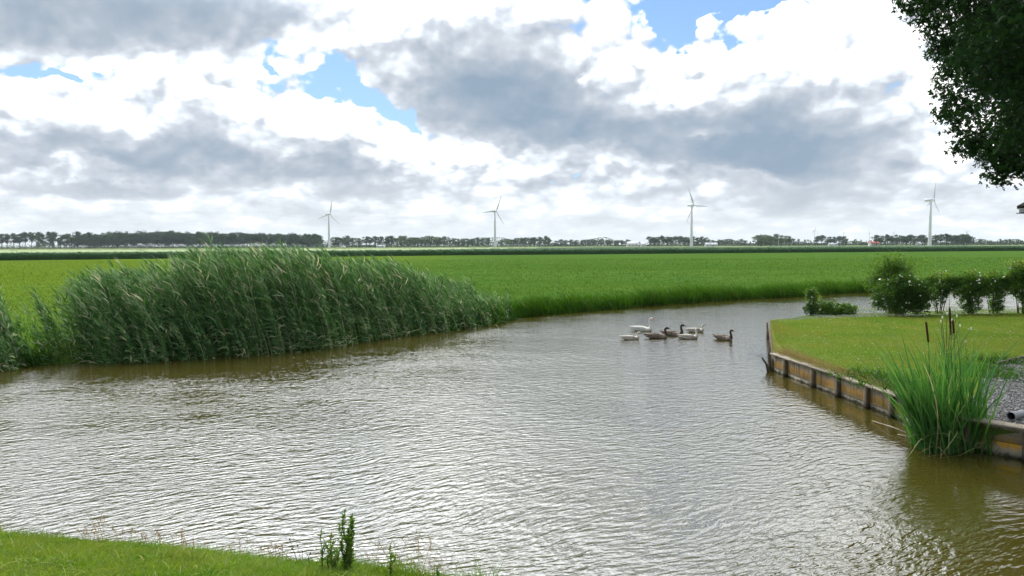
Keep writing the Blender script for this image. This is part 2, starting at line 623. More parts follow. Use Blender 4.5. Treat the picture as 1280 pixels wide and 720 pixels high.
M['dry_grass'] = leaf_mat('dry_grass_stem', [(0.0, (.20, .21, .06)), (0.5, (.36, .29, .13)), (1.0, (.32, .18, .09))], 0.30, 0.6, 0.2)
M['cattail'] = leaf_mat('cattail_leaf', [(0.0, (.030, .110, .026)), (0.6, (.080, .215, .050)), (0.88, (.16, .30, .08)), (0.96, (.34, .33, .12)), (1.0, (.48, .40, .24))], 0.42, 0.4, 0.35)
M['maize'] = leaf_mat('maize_leaf', [(0.0, (.025, .065, .022)), (0.5, (.045, .105, .035)), (0.75, (.075, .145, .055)), (0.8, (.28, .35, .15)), (1.0, (.38, .45, .22))], 0.25, 0.75, 0.08)
M['tree_far'] = leaf_mat('far_tree_leaf', [(0.0, (.022, .050, .020)), (0.5, (.040, .084, .030)), (1.0, (.075, .115, .045))], 0.28, 0.6, 0.2)
M['tree_far_pale'] = leaf_mat('far_tree_leaf_pale', [(0.0, (.045, .080, .025)), (0.5, (.075, .125, .038)), (1.0, (.115, .170, .055))], 0.30, 0.6, 0.2)
M['crown'] = leaf_mat('near_tree_leaf', [(0.0, (.012, .034, .010)), (0.6, (.022, .058, .015)), (1.0, (.040, .090, .024))], 0.30, 0.6, 0.08)
M['shrub'] = leaf_mat('shrub_leaf', [(0.0, (.020, .060, .012)), (0.5, (.075, .165, .028)), (0.93, (.16, .27, .050)), (1.0, (.32, .36, .08))], 0.45, 0.5, 0.2)
M['willow'] = leaf_mat('willow_leaf', [(0.0, (.050, .120, .020)), (0.6, (.110, .215, .040)), (1.0, (.19, .30, .065))], 0.45, 0.5, 0.25)
M['weed'] = leaf_mat('weed_leaf', [(0.0, (.055, .135, .022)), (0.6, (.12, .225, .04)), (0.9, (.22, .30, .07)), (1.0, (.38, .31, .13))], 0.50, 0.5, 0.15)
M['flower'] = plain_mat('cream_petal', (.80, .78, .60), (.90, .88, .78), 20, 0.6, 0.2)
M['clover'] = plain_mat('clover_bloom', (.75, .72, .62), (.82, .80, .74), 40, 0.7, 0.2)
M['bark'] = plain_mat('bark', (.055, .042, .030), (.12, .095, .070), 6, 0.85, 0.15, 0.5, 18, stretch=(1, 1, .25))
M['stem'] = plain_mat('woody_stem', (.075, .055, .032), (.13, .11, .06), 14, 0.8, 0.2)
M['far_bark'] = plain_mat('far_bark', (.055, .050, .042), (.09, .08, .07), 1.0, 0.9, 0.1)
M['turbine'] = plain_mat('turbine_paint', (.62, .64, .64), (.70, .71, .70), 0.15, 0.45, 0.4)
M['white_feather'] = plain_mat('white_feather', (.80, .78, .72), (.70, .66, .56), 9, 0.75, 0.15, 0.25, 40)
M['cream_feather'] = plain_mat('cream_feather', (.76, .71, .62), (.46, .38, .30), 6, 0.8, 0.15, 0.3, 40)
M['brown_feather'] = plain_mat('brown_feather', (.10, .068, .048), (.36, .29, .23), 6, 0.8, 0.15, 0.35, 40)
M['brown_neck'] = plain_mat('dark_brown_feather', (.050, .034, .026), (.10, .07, .055), 9, 0.8, 0.15, 0.3, 40)
M['orange_bill'] = plain_mat('orange_bill', (.62, .20, .045), None, rough=0.4)
M['dark_bill'] = plain_mat('dark_bill', (.045, .040, .040), None, rough=0.4)
M['eye'] = plain_mat('dark_eye', (.008, .007, .006), None, rough=0.15, spec=0.5)
M['pipe'] = plain_mat('grey_plastic_pipe', (.20, .20, .21), (.28, .28, .28), 5, 0.45, 0.4)
M['pipe_in'] = plain_mat('pipe_inside', (.03, .03, .03), None, rough=0.8)
M['head_brown'] = plain_mat('cattail_head', (.045, .022, .012), (.085, .042, .022), 40, 0.9, 0.1, 0.4, 120)
M['feeder_dark'] = plain_mat('feeder_roof', (.022, .022, .024), (.045, .042, .04), 12, 0.7, 0.3)
M['feeder_pale'] = plain_mat('feeder_pale', (.55, .54, .52), (.65, .63, .60), 12, 0.6, 0.3)
M['wall_pale'] = plain_mat('pale_render', (.62, .60, .56), (.72, .70, .66), 0.3, 0.8, 0.2)
M['roof_pale'] = plain_mat('pale_sheet_roof', (.50, .52, .53), (.60, .61, .61), 0.4, 0.6, 0.3)
M['roof_red'] = plain_mat('red_tile_roof', (.30, .085, .050), (.40, .13, .08), 0.5, 0.8, 0.2)
M['window'] = plain_mat('dark_pane', (.03, .035, .04), None, rough=0.15, spec=0.5)
M['pole'] = plain_mat('galvanised_pole', (.40, .41, .42), (.48, .49, .5), 1.0, 0.5, 0.4)


def wood_mat():
    m, t, out = new_mat('weathered_board')
    pos = t.new('ShaderNodeNewGeometry').outputs['Position']
    var = t.new('ShaderNodeAttribute', attribute_name='var').outputs['Fac']
    # grain runs along the board; boards lie along y here, so stretch world y and x
    g = t.noise(t.mapping(pos, scale=(1.6, 1.6, 26.0), typ='POINT'), 3.0, 6.0, 0.65)
    big = t.noise(pos, 2.2, 5.0, 0.6)
    col = t.mix(t.mapr(g, 0.3, 0.7), (.22, .175, .115), (.48, .41, .30))
    col = t.mix(t.mapr(big, 0.45, 0.65, 0.0, 0.7), col, (.175, .17, .14))
    z = t.sep(pos)[2]
    zz = t.math('ADD', z, t.math('MULTIPLY', t.math('SUBTRACT', t.noise(pos, 5.0, 5.0, 0.7), 0.5), 0.22))
    # rusty yellow lichen in a band above the water
    band = t.math('MULTIPLY', t.mapr(zz, 0.05, 0.13, 0, 1), t.mapr(zz, 0.22, 0.34, 1, 0))
    band = t.math('MULTIPLY', band, t.mapr(t.noise(pos, 12.0, 5.0, 0.7), 0.36, 0.56, 0.0, 1.0))
    col = t.mix(t.math('MULTIPLY', band, 1.0), col, (.66, .33, .03))
    # damp streaks and green film
    stk = t.noise(t.mapping(pos, scale=(9.0, 9.0, 0.9), typ='POINT'), 1.0, 4.0, 0.6)
    col = t.mix(t.mapr(stk, 0.52, 0.66, 0.0, 0.7), col, (.055, .045, .03))
    col = t.mix(t.math('MULTIPLY', t.mapr(zz, 0.12, 0.03, 0, 1), t.mapr(big, 0.42, 0.58, 0.0, 0.8)), col, (.06, .075, .02))
    # pale bleached line, then wet dark wood at the waterline
    pale = t.math('MULTIPLY', t.mapr(zz, 0.03, 0.07, 0, 1), t.mapr(zz, 0.10, 0.16, 1, 0))
    col = t.mix(t.math('MULTIPLY', pale, 0.55), col, (.52, .48, .36))
    col = t.mix(t.mapr(zz, 0.00, 0.055, 1.0, 0.0), col, (.022, .018, .012))
    col = t.mix(t.math('MULTIPLY', t.mapr(var, 0.0, 1.0), 0.35), col, (.07, .055, .035))
    p = principled(t, col, 0.85, 0.2, bump(t, g, 0.7, 0.012))
    t.l.new(p.outputs[0], out.inputs[0])
    return m


def post_mat():
    m, t, out = new_mat('weathered_post')
    pos = t.new('ShaderNodeNewGeometry').outputs['Position']
    g = t.noise(t.mapping(pos, scale=(22.0, 22.0, 1.4), typ='POINT'), 2.5, 6.0, 0.65)
    col = t.mix(t.mapr(g, 0.3, 0.7), (.07, .052, .034), (.22, .17, .11))
    z = t.sep(pos)[2]
    zz = t.math('ADD', z, t.math('MULTIPLY', t.math('SUBTRACT', t.noise(pos, 6.0, 4.0, 0.7), 0.5), 0.16))
    col = t.mix(t.mapr(zz, 0.02, 0.12, 1.0, 0.0), col, (.016, .013, .010))
    p = principled(t, col, 0.85, 0.2, bump(t, g, 0.7, 0.012))
    t.l.new(p.outputs[0], out.inputs[0])
    return m


M['board'] = wood_mat()
M['post'] = post_mat()
M['cap'] = plain_mat('weathered_cap_board', (.15, .12, .085), (.34, .29, .22), 5, 0.85, 0.2, 0.6, 30, stretch=(1, 1, 1))
M['old_beam'] = plain_mat('dark_old_timber', (.05, .04, .028), (.16, .13, .09), 6, 0.85, 0.2, 0.6, 24)


def water_mat():
    m, t, out = new_mat('water')
    pos = t.new('ShaderNodeNewGeometry').outputs['Position']
    x, y, z = t.sep(pos)
    # the crests run across the wind, which comes from behind on the right
    wob = t.vmath('SCALE', t.vmath('SUBTRACT', t.noise(pos, 0.35, 2.0, 0.5, color=True), (0.5, 0.5, 0.5)), 1.0)
    pw = t.vmath('ADD', pos, wob)
    a = t.mapping(pw, rot=(0, 0, math.radians(27)), scale=(1 / 4.6, 1 / 12.0, 1.0))
    b = t.mapping(pw, rot=(0, 0, math.radians(44)), scale=(1 / 7.5, 1 / 17.0, 1.0))
    c = t.mapping(pw, rot=(0, 0, math.radians(14)), scale=(1 / 2.0, 1 / 4.6, 1.0))
    n1 = t.noise(a, 1.0, 2.0, 0.45, two_d=True)
    n2 = t.noise(b, 1.0, 2.0, 0.5, two_d=True)
    n3 = t.noise(c, 1.0, 1.0, 0.5, two_d=True)
    h = t.math('MULTIPLY', n1, 0.0235)
    h = t.math('MULTIPLY_ADD', n2, 0.009, h)
    h = t.math('MULTIPLY_ADD', n3, 0.0155, h)
    # gusts, and the sheltered corner under the bank on the right
    gust = t.mapr(t.noise(t.mapping(pos, scale=(0.10, 0.22, 1.0), typ='POINT'), 1.0, 3.0, 0.5), 0.32, 0.66, 0.50, 1.15)
    shel = t.math('SUBTRACT', x, t.math('MULTIPLY', t.math('SUBTRACT', y, 9.0), 0.10))
    shel = t.mapr(t.math('ADD', shel, t.math('MULTIPLY', t.noise(pos, 0.8, 2.0), 1.2)), 4.6, 6.9, 1.0, 0.22, True)
    near_w = t.mapr(y, 20.0, 34.0, 0.0, 1.0)
    shel = t.math('MAXIMUM', shel, near_w)
    # lee of the reed bed
    line = t.math('MINIMUM', t.math('MULTIPLY_ADD', x, 0.9, 32.5), t.math('MULTIPLY_ADD', x, 0.72, 36.0))
    lee = t.mapr(t.math('SUBTRACT', line, y), 0.2, 5.0, 0.60, 1.0)
    st = t.math('MULTIPLY', gust, t.math('MULTIPLY', shel, lee))
    st = t.math('MULTIPLY', st, t.mapr(y, 28.0, 48.0, 1.0, 0.35))
    nb = t.new('ShaderNodeBump')
    t.put(nb.inputs['Strength'], st)
    nb.inputs['Distance'].default_value = 1.0
    t.l.new(h, nb.inputs['Height'])
    murk = t.mix(t.mapr(t.noise(pos, 0.15, 3.0), 0.35, 0.65), (.044, .037, .006), (.054, .044, .007))
    p = principled(t, murk, 0.07, 0.5, nb.outputs[0])
    p.inputs['IOR'].default_value = 1.75
    t.l.new(p.outputs[0], out.inputs[0])
    return m


def ground_mat(name, cols, scale, fine=30.0, bscale=20.0, bs=0.4, far=None):
    m, t, out = new_mat(name)
    pos = t.new('ShaderNodeNewGeometry').outputs['Position']
    f1 = t.mapr(t.noise(pos, scale, 5.0, 0.6), 0.35, 0.65)
    f2 = t.mapr(t.noise(pos, fine, 4.0, 0.65), 0.3, 0.7)
    col = t.mix(f1, cols[0], cols[1])
    col = t.mix(t.math('MULTIPLY', f2, 0.6), col, cols[2])
    if far:
        col = far(t, pos, col)
    p = principled(t, col, 0.95, 0.0, bump(t, t.noise(pos, bscale, 4.0, 0.6), bs, 0.05))
    t.l.new(p.outputs[0], out.inputs[0])
    return m


def field_far(t, pos, col):
    """meadow: faint mowing stripes, drier patches on the left, plots of other crops far off"""
    x, y, z = t.sep(pos)
    rows = t.noise(t.mapping(pos, rot=(0, 0, math.radians(-14)), scale=(50, 2.9, 1)), 1.0, 4.0, 0.6)
    col = t.mix(t.mapr(rows, 0.40, 0.66, 0.0, 0.45), col, (.070, .100, .012))
    band = t.noise(t.mapping(pos, rot=(0, 0, math.radians(-14)), scale=(60, 9, 1)), 1.0, 3.0, 0.55)
    col = t.mix(t.mapr(band, 0.46, 0.60, 0.0, 0.55), col, (.044, .098, .012))
    tuft = t.noise(t.mapping(pos, scale=(0.5, 0.9, 1), typ='POINT'), 1.0, 6.0, 0.7)
    col = t.mix(t.mapr(tuft, 0.50, 0.66, 0.0, 0.75), col, (.030, .072, .008))
    dry = t.mapr(t.math('ADD', x, t.math('MULTIPLY', t.noise(pos, 0.05, 3.0), 30.0)), -20.0, 8.0, 0.45, 0.0)
    col = t.mix(dry, col, (.130, .170, .010))
    r = t.math('ADD', y, t.math('MULTIPLY', x, -0.42))
    plots = t.noise(t.mapping(pos, rot=(0, 0, math.radians(8)), scale=(1600, 250, 1)), 3.0, 1.0, 0.5)
    farc = t.mix(t.mapr(plots, 0.4, 0.6), (.085, .135, .045), (.20, .22, .10))
    return t.mix(t.mapr(y, 300.0, 340.0), col, farc)


M['water'] = water_mat()
M['field'] = ground_mat('meadow_ground', [(.058, .124, .022), (.076, .148, .026), (.044, .086, .016)], 0.12, 3.0, 6.0, 0.6, field_far)
M['lawn'] = ground_mat('lawn_ground', [(.105, .168, .026), (.150, .195, .038), (.085, .105, .022)], 0.5, 22.0, 40.0, 0.5)
M['near_bank'] = ground_mat('near_bank_ground', [(.075, .135, .018), (.115, .165, .026), (.07, .075, .022)], 0.8, 30.0, 40.0, 0.6)
M['gravel'] = ground_mat('gravel', [(.15, .143, .13), (.21, .20, .185), (.09, .087, .08)], 1.2, 45.0, 60.0, 0.9)
M['stone'] = leaf_mat('gravel_stone', [(0.0, (.07, .067, .06)), (0.5, (.17, .163, .15)), (1.0, (.36, .35, .33))], 0.0, 0.8, 0.2)


# ------------------------------------------------------------------ ground and water
FAR_BANK_PX = [(0, 462), (60, 456), (120, 451), (200, 448), (300, 443), (400, 434), (480, 423), (560, 412), (622, 404.5), (650, 397),
               (700, 392), (760, 387.5), (830, 381), (900, 376), (960, 373), (1010, 370), (1060, 366.5), (1120, 363.5), (1200, 360), (1280, 357)]
bank = [at(px, py, 0.0) for px, py in FAR_BANK_PX]
p0, p1 = bank[0], bank[-1]
bank = [Vector((-300, p0.y - 12, 0)), Vector((-80, p0.y - 8, 0)), Vector((-30, p0.y - 1.5, 0))] + bank + [Vector((p1.x + 25, p1.y + 6, 0)), Vector((200, 88, 0)), Vector((500, 110, 0))]
bank = np.array([tuple(v) for v in bank])
bank = np.concatenate([bank[:3], catmull(bank[3:-3], 4), bank[-3:]])
smooth_bank = bank.copy()
# small bays and spurs of the water's edge
bank[3:-3, 1] += (vnoise(bank[3:-3, 0] * 0.9, bank[3:-3, 1] * 0.3, 5) - 0.5) * 0.5

# outward direction (away from the water)
tg = np.gradient(smooth_bank[:, :2], axis=0)
tg = norm(tg)
nrm2 = np.stack([-tg[:, 1], tg[:, 0]], 1)
fan = norm(smooth_bank[:, :2])
fan[0] = norm(np.array([-1.0, 0.02])); fan[1] = norm(np.array([-0.97, 0.24])); fan[-1] = norm(np.array([1.0, 0.1])); fan[-2] = norm(np.array([0.97, 0.24]))
offs = [(-0.5, -0.5), (0.0, -0.05), (0.25, 0.14), (0.8, 0.36), (1.8, 0.46), (4, 0.5)]
rows = []
for s, z in offs:
    src = bank if s < 1.5 else smooth_bank
    rows.append(np.concatenate([src[:, :2] + (nrm2 if s < 0.5 else fan) * s, np.full((len(bank), 1), z)], 1))
base = rows[-1][:, :2]
for s in (4, 10, 20, 40, 80, 150, 300, 700, 1600, 3500, 6000):
    rows.append(np.concatenate([base + fan * s, np.full((len(bank), 1), 0.5)], 1))
nb, nr = len(bank), len(rows)
V = np.concatenate(rows)
Q = [(r * nb + i, r * nb + i + 1, (r + 1) * nb + i + 1, (r + 1) * nb + i) for r in range(nr - 1) for i in range(nb - 1)]
tag(np_obj('field', V, [np.array(Q)], M['field'], smooth=True), kind='structure')

V = np.array([(-320, -30, 0), (520, -30, 0), (520, 130, 0), (-320, 130, 0)], float)
tag(np_obj('water', V, [np.array([(0, 1, 2, 3)])], M['water']), kind='structure')

# the bank the picture is taken from
edge = [Vector((-300, 14, 0)), Vector((-60, 11.5, 0)), Vector((-14, 9.4, 0))] + [at(px, py, 0.30) for px, py in ((-120, 652), (0, 663), (120, 671), (230, 683), (310, 692), (400, 700), (480, 707), (560, 721), (640, 740))] + \
    [Vector((1.6, 5.9, 0)), Vector((4, 5.2, 0)), Vector((9, 4.6, 0)), Vector((16, 4.2, 0)), Vector((20, 4.4, 0))]
edge = np.array([(v.x, v.y) for v in edge])
edge = np.concatenate([edge[:2], catmull(edge[2:], 4)])
rows = []
for s, z in ((0.45, -0.4), (0.12, -0.02), (0.0, 0.24), (-0.35, 0.36)):
    rows.append(np.stack([edge[:, 0], edge[:, 1] + s, np.full(len(edge), z)], 1))
for f, z in ((0.75, 0.72), (0.5, 1.08), (0.2, 1.48), (-0.4, 1.68), (-3, 1.7), (-40, 1.7), (-600, 1.7)):
    yy = np.where(f >= 0, edge[:, 1] * f, np.minimum(edge[:, 1] * 0 + f * 2.0, 0))
    rows.append(np.stack([edge[:, 0], yy, np.full(len(edge), z)], 1))
ne, nr = len(edge), len(rows)
V = np.concatenate(rows)
Q = [(r * ne + i, (r + 1) * ne + i, (r + 1) * ne + i + 1, r * ne + i + 1) for r in range(nr - 1) for i in range(ne - 1)]
tag(np_obj('near_bank', V, [np.array(Q)], M['near_bank'], smooth=True), kind='structure')
EDGE, NEAR_ROWS = edge, rows


def near_z(x, y):
    """height of the near bank at (x, y)"""
    ey = np.interp(x, EDGE[:, 0], EDGE[:, 1])
    return np.interp(ey - y, [-0.12, 0.0, 0.35], [-0.02, 0.24, 0.36]) * (y > ey - 0.35) + (y <= ey - 0.35) * np.interp(
        y / ey, [-0.1, 0.2, 0.5, 0.75, 1.0 - 0.35 / 7.4], [1.6, 1.48, 1.08, 0.72, 0.36])


# the lawn on the right, held by boards
LZ = 0.47
corner = at(968, 464, 0.0)
w_end = at(1168, 541, 0.0)            # end of the first run of boards, behind the cattails
w2_a, w2_b = at(1172, 556, 0.0), at(1300, 580, 0.0)
tip = at(963, 401, LZ)
south = [corner, corner.lerp(w_end, 0.33), corner.lerp(w_end, 0.66), w_end, w2_a, w2_b, w2_b + (w2_b - w2_a) * 3, Vector((26, 7.5, 0)), Vector((60, 7, 0)), Vector((500, 5, 0))]
northp = [tip, at(975, 398, LZ), at(992, 395.5, LZ), at(1010, 393.5, LZ), at(1060, 391.5, LZ), at(1140, 389, LZ), at(1280, 385, LZ), at(1400, 383, LZ), Vector((60, 44, 0)), Vector((500, 90, 0))]
V, Q = [], []
nt = 26
for a, b in zip(south, northp):
    for k in range(nt):
        p = a.lerp(b, k / (nt - 1))
        z = LZ - 0.02
        if k == 0:
            z = LZ - 0.05
        if k == nt - 1:
            z = -0.4
        elif k == nt - 2:
            z = LZ - 0.16
        V.append((p.x + (0.10 if k == 0 and a is corner else 0), p.y + (0.06 if k == 0 else 0), z))
for i in range(len(south) - 1):
    for k in range(nt - 1):
        Q.append((i * nt + k, (i + 1) * nt + k, (i + 1) * nt + k + 1, i * nt + k + 1))
# earth face under the boards and on the left side
nv = len(V)
for a in south:
    V.append((a.x + 0.12, a.y + 0.07, -0.4))
for i in range(len(south) - 1):
    Q.append((i * nt, nv + i, nv + i + 1, (i + 1) * nt))
n2 = len(V)
for k in range(nt):
    p = south[0].lerp(northp[0], k / (nt - 1))
    V.append((p.x - 0.05, p.y, -0.4))
for k in range(nt - 1):
    Q.append((k, k + 1, n2 + k + 1, n2 + k))
tag(np_obj('lawn', np.array(V), [np.array(Q)], M['lawn'], smooth=False), kind='structure')

# land beyond the right-hand end of the inlet
V = np.array([(20, 4.4, .45), (24, 9.6, .45), (500, 6, .45), (500, -600, 1.7), (20, -600, 1.7), (20, -1, 1.4)], float)
# (lawn and near bank meet here, out of the picture)
np_side = np_obj('side_bank', V, [np.array([(0, 2, 1)]), np.array([(0, 5, 3, 2)]), np.array([(5, 4, 3)])], M['near_bank'])
tag(np_side, kind='structure')

# gravel patch with its loose stones
gpx = [(1224, 488), (1232, 464), (1256, 455), (1300, 444), (1460, 440), (1500, 520), (1300, 541), (1203, 517)]
gp = [at(px, py, LZ) for px, py in gpx]
V = np.array([(p.x, p.y, LZ + 0.004) for p in gp])
tag(np_obj('gravel_patch', V, [np.array([[0, 1, 2, 3, 4, 5, 6, 7]])], M['gravel']), kind='structure')


def inside(x, y, poly):
    c = np.zeros(len(x), bool)
    n = len(poly)
    for i in range(n):
        x1, y1 = poly[i].x, poly[i].y
        x2, y2 = poly[(i + 1) % n].x, poly[(i + 1) % n].y
        cond = ((y1 > y) != (y2 > y)) & (x < (x2 - x1) * (y - y1) / (y2 - y1 + 1e-12) + x1)
        c ^= cond
    return c


def rand_in(poly, n):
    xs, ys = [p.x for p in poly], [p.y for p in poly]
    X, Y = np.empty(0), np.empty(0)
    while len(X) < n:
        x = rng.uniform(min(xs), max(xs), n * 2)
        y = rng.uniform(min(ys), max(ys), n * 2)
        k = inside(x, y, poly)
        X, Y = np.concatenate([X, x[k]]), np.concatenate([Y, y[k]])
    return X[:n], Y[:n]


def pebbles(name, X, Y, z, rmin, rmax, mat):
    n = len(X)
    base = np.array([(1, 0, 0), (0, 1, 0), (-1, 0, 0), (0, -1, 0), (0, 0, .7), (0, 0, -.7)], float)
    tri = np.array([(0, 1, 4), (1, 2, 4), (2, 3, 4), (3, 0, 4), (1, 0, 5), (2, 1, 5), (3, 2, 5), (0, 3, 5)])
    r = rng.uniform(rmin, rmax, n)
    V = base[None] * r[:, None, None] * rng.uniform(0.6, 1.3, (n, 6, 1))
    a = rng.uniform(0, 6.28, n)
    c, s = np.cos(a)[:, None], np.sin(a)[:, None]
    V = np.stack([V[..., 0] * c - V[..., 1] * s, V[..., 0] * s + V[..., 1] * c, V[..., 2]], -1)
    V += np.stack([X, Y, np.full(n, z)], -1)[:, None]
    T = (np.arange(n)[:, None, None] * 6 + tri[None]).reshape(-1, 3)
    return np_obj(name, V.reshape(-1, 3), [T], mat, None, np.repeat(rng.random(n), 6))


X, Y = rand_in(gp[:5] + gp[5:], 14000)
tag(pebbles('gravel_stones', X, Y, LZ + 0.010, 0.012, 0.030, M['stone']), kind='stuff')

# ------------------------------------------------------------------ timber retaining walls
def board_wall(name, a, b, ztop, posts, label, n_planks=2, cap_w=0.20):
    a, b = Vector((a.x, a.y, 0)), Vector((b.x, b.y, 0))
    d = (b - a); L = d.length; d.normalize()
    n = Vector((d.y, -d.x, 0))                    # towards the water
    if n.dot(Vector((-a.x, -a.y, 0))) < 0 and abs(d.y) < 0.9:
        n = -n
    if abs(d.y) >= 0.9 and n.x > 0:
        n = -n
    rz = math.atan2(d.y, d.x)
    t = empty(name, (0, 0, 0), label, 'retaining wall')
    bb = MB()
    h = (ztop + 0.25 - 0.04) / n_planks
    for k in range(n_planks):
        x0 = 0.0
        while x0 < L - 0.05:
            ln = min(random.uniform(2.2, 3.4), L - x0)
            c = a + d * (x0 + ln / 2)
            zc = -0.25 + h * (k + .5)
            off = random.uniform(-.008, .008)
            bb.box((c.x + n.x * off, c.y + n.y * off, zc), (ln - .006, 0.045, h - .010), rz + random.uniform(-.004, .004), 0.006, var=random.random())
            x0 += ln
    bb.build('board', M['board'], t)
    for f in posts:
        p = a + d * (f * L) + n * 0.075
        q = MB()
        lean = random.uniform(-.03, .03)
        Mx = Matrix.Rotation(rz, 3, 'Z') @ Matrix.Rotation(lean, 3, 'Y')
        q.box((p.x, p.y, (ztop - .05 - .5) / 2), (0.105, 0.10, ztop - .05 + .5), M=Mx, bev=0.012)
        q.build('post', M['post'], t)
    x0 = -0.05
    while x0 < L:
        ln = min(random.uniform(2.6, 3.6), L + .05 - x0)
        c = a + d * (x0 + ln / 2) + n * 0.03
        q = MB()
        q.box((c.x, c.y, ztop + random.uniform(-.008, .008)), (ln - .008, cap_w, 0.04), rz + random.uniform(-.006, .006), 0.006)
        q.build('cap_board', M['cap'], t)
        x0 += ln
    return t


L1 = (w_end - corner).length
posts1 = []
for px, py in ((992, 470.5), (1022, 484), (1054, 496), (1088, 510), (1122, 522)):
    p = at(px, py, 0.0)
    posts1.append((Vector((p.x, p.y, 0)) - corner).dot((w_end - corner).normalized()) / L1)
board_wall('timber_revetment', corner, w_end, LZ - 0.01, posts1 + [0.985], 'weathered board wall with rusty yellow lichen along the lawn edge, left of the cattails', 2)
board_wall('timber_revetment', w2_a + Vector((0.15, -0.02, 0)), w2_b + (w2_b - w2_a), LZ + 0.03, (0.12, 0.42, 0.8), 'darker low timber wall under the gravel patch, right of the cattails', 3, 0.26)
# short return at the left corner: old broken stakes and a leaning board
t = empty('broken_stake', (0, 0, 0), 'broken old stakes leaning at the left corner of the board wall', 'stake')
for k, (dx, dy, h, lx) in enumerate(((-.05, .05, .52, -.10), (.03, .45, .62, -.02), (-.12, -.12, .38, -.25))):
    q = MB()
    q.tube([(corner.x + dx, corner.y + dy, -.4), (corner.x + dx + lx * .5, corner.y + dy, h * .5), (corner.x + dx + lx, corner.y + dy, h)], [.035, .033, .025], 7)
    q.build('stake', M['old_beam'], t, True)
b = MB()
side_d = (tip - corner); side_d.z = 0
for k in range(2):
    c = corner + side_d * 0.5
    b.box((c.x - 0.04, c.y, 0.02 + k * 0.21), (side_d.length, 0.04, 0.20), math.atan2(side_d.y, side_d.x), 0.005, var=.6 + .4 * k)
tag(b.build('side_boards', M['old_beam']), 'old grey boards holding the lawn on its far left side by the open water', 'retaining wall')
for f, h in ((0.12, .36), (0.4, .38), (0.75, .40), (0.98, .42)):
    c = corner + side_d * f
    q = MB()
    q.tube([(c.x - .10, c.y, -.4), (c.x - .11, c.y, h * .5), (c.x - .12, c.y + .02, h)], [.036, .034, .028], 8)
    o = q.build('stake', M['post'], None, True)
    lab = {0.12: 'short stake by the side boards nearest the wall corner', 0.4: 'second stake along the side boards of the lawn',
           0.75: 'third stake along the side boards, next before the tip of the lawn', 0.98: 'last thin stake at the far left tip of the lawn'}[f]
    tag(o, lab, 'stake', 'stakes along the side of the lawn')
# timber edging on the far side of the gravel, and the drain pipe
a, b_ = at(1247, 456.5, LZ), at(1330, 436, LZ)
q = MB()
dv = b_ - a
q.box(((a.x + b_.x) / 2, (a.y + b_.y) / 2, LZ + .03), (dv.length, .09, .10), math.atan2(dv.y, dv.x), .012)
tag(q.build('edging_beam', M['old_beam']), 'dark timber edging between the lawn and the gravel', 'edging')
pa, pb = at(1264, 520, LZ + .09), at(1330, 506, LZ + .09)
t = empty('drain_pipe', (pa.x, pa.y, LZ + .09), 'grey plastic pipe lying on the gravel above the timber wall', 'pipe')
dv = (pb - pa)
q = MB()
ax = np.array(dv.normalized())
q.tube([(0, 0, 0), tuple(dv * .5), tuple(dv)], [.058, .058, .058], 20, cap=False)
q.build('pipe_body', M['pipe'], t, True)
q = MB()
q.tube([(0, 0, 0), tuple(dv * .5), tuple(dv)], [.050, .050, .050], 20, cap=False)
q.build('pipe_lining', M['pipe_in'], t, True)
q = MB()
q.tube([tuple(dv * -.004), tuple(dv * .03), tuple(dv * .07)], [.064, .066, .064], 20, cap=False)
q.build('collar', M['pipe'], t, True)


# ------------------------------------------------------------------ vegetation that nobody could count
_R = np.array(CAM_R)


def project(P):
    p = (np.asarray(P, float) - np.array([0, 0, CAM_H])) @ _R
    return np.stack([W_PX / 2 + F_PX * p[:, 0] / -p[:, 2], H_PX / 2 - F_PX * p[:, 1] / -p[:, 2]], 1)


def horizon(px):
    return 306.3 + (640.0 - np.asarray(px)) * 0.00384


bx, by = bank[:, 0], bank[:, 1]


def bank_y(x):
    return np.interp(x, bx, by)


def bank_z(x, y):
    return np.interp(y - bank_y(x), [-0.3, 0.0, 0.25, 0.8, 1.8, 4], [-0.3, -0.05, 0.14, 0.36, 0.46, 0.5])


# reeds
TOP = np.array([(-60, 335), (0, 352), (14, 352), (24, 392), (40, 405), (52, 398), (62, 362), (70, 372), (80, 380), (92, 368), (104, 360), (116, 350), (135, 341), (170, 342), (200, 340), (225, 338), (245, 330), (265, 322),
                (300, 312), (335, 306), (380, 307), (400, 316), (425, 319), (460, 319), (485, 326), (505, 331), (530, 336), (555, 341), (575, 348), (598, 358), (620, 372), (640, 386)], float)
DENS = np.array([(-60, 1), (10, 1), (22, .28), (40, .08), (60, .14), (84, .20), (104, .26), (122, .55), (150, .85), (175, 1), (540, 1), (590, .8), (620, .45), (640, .1)], float)


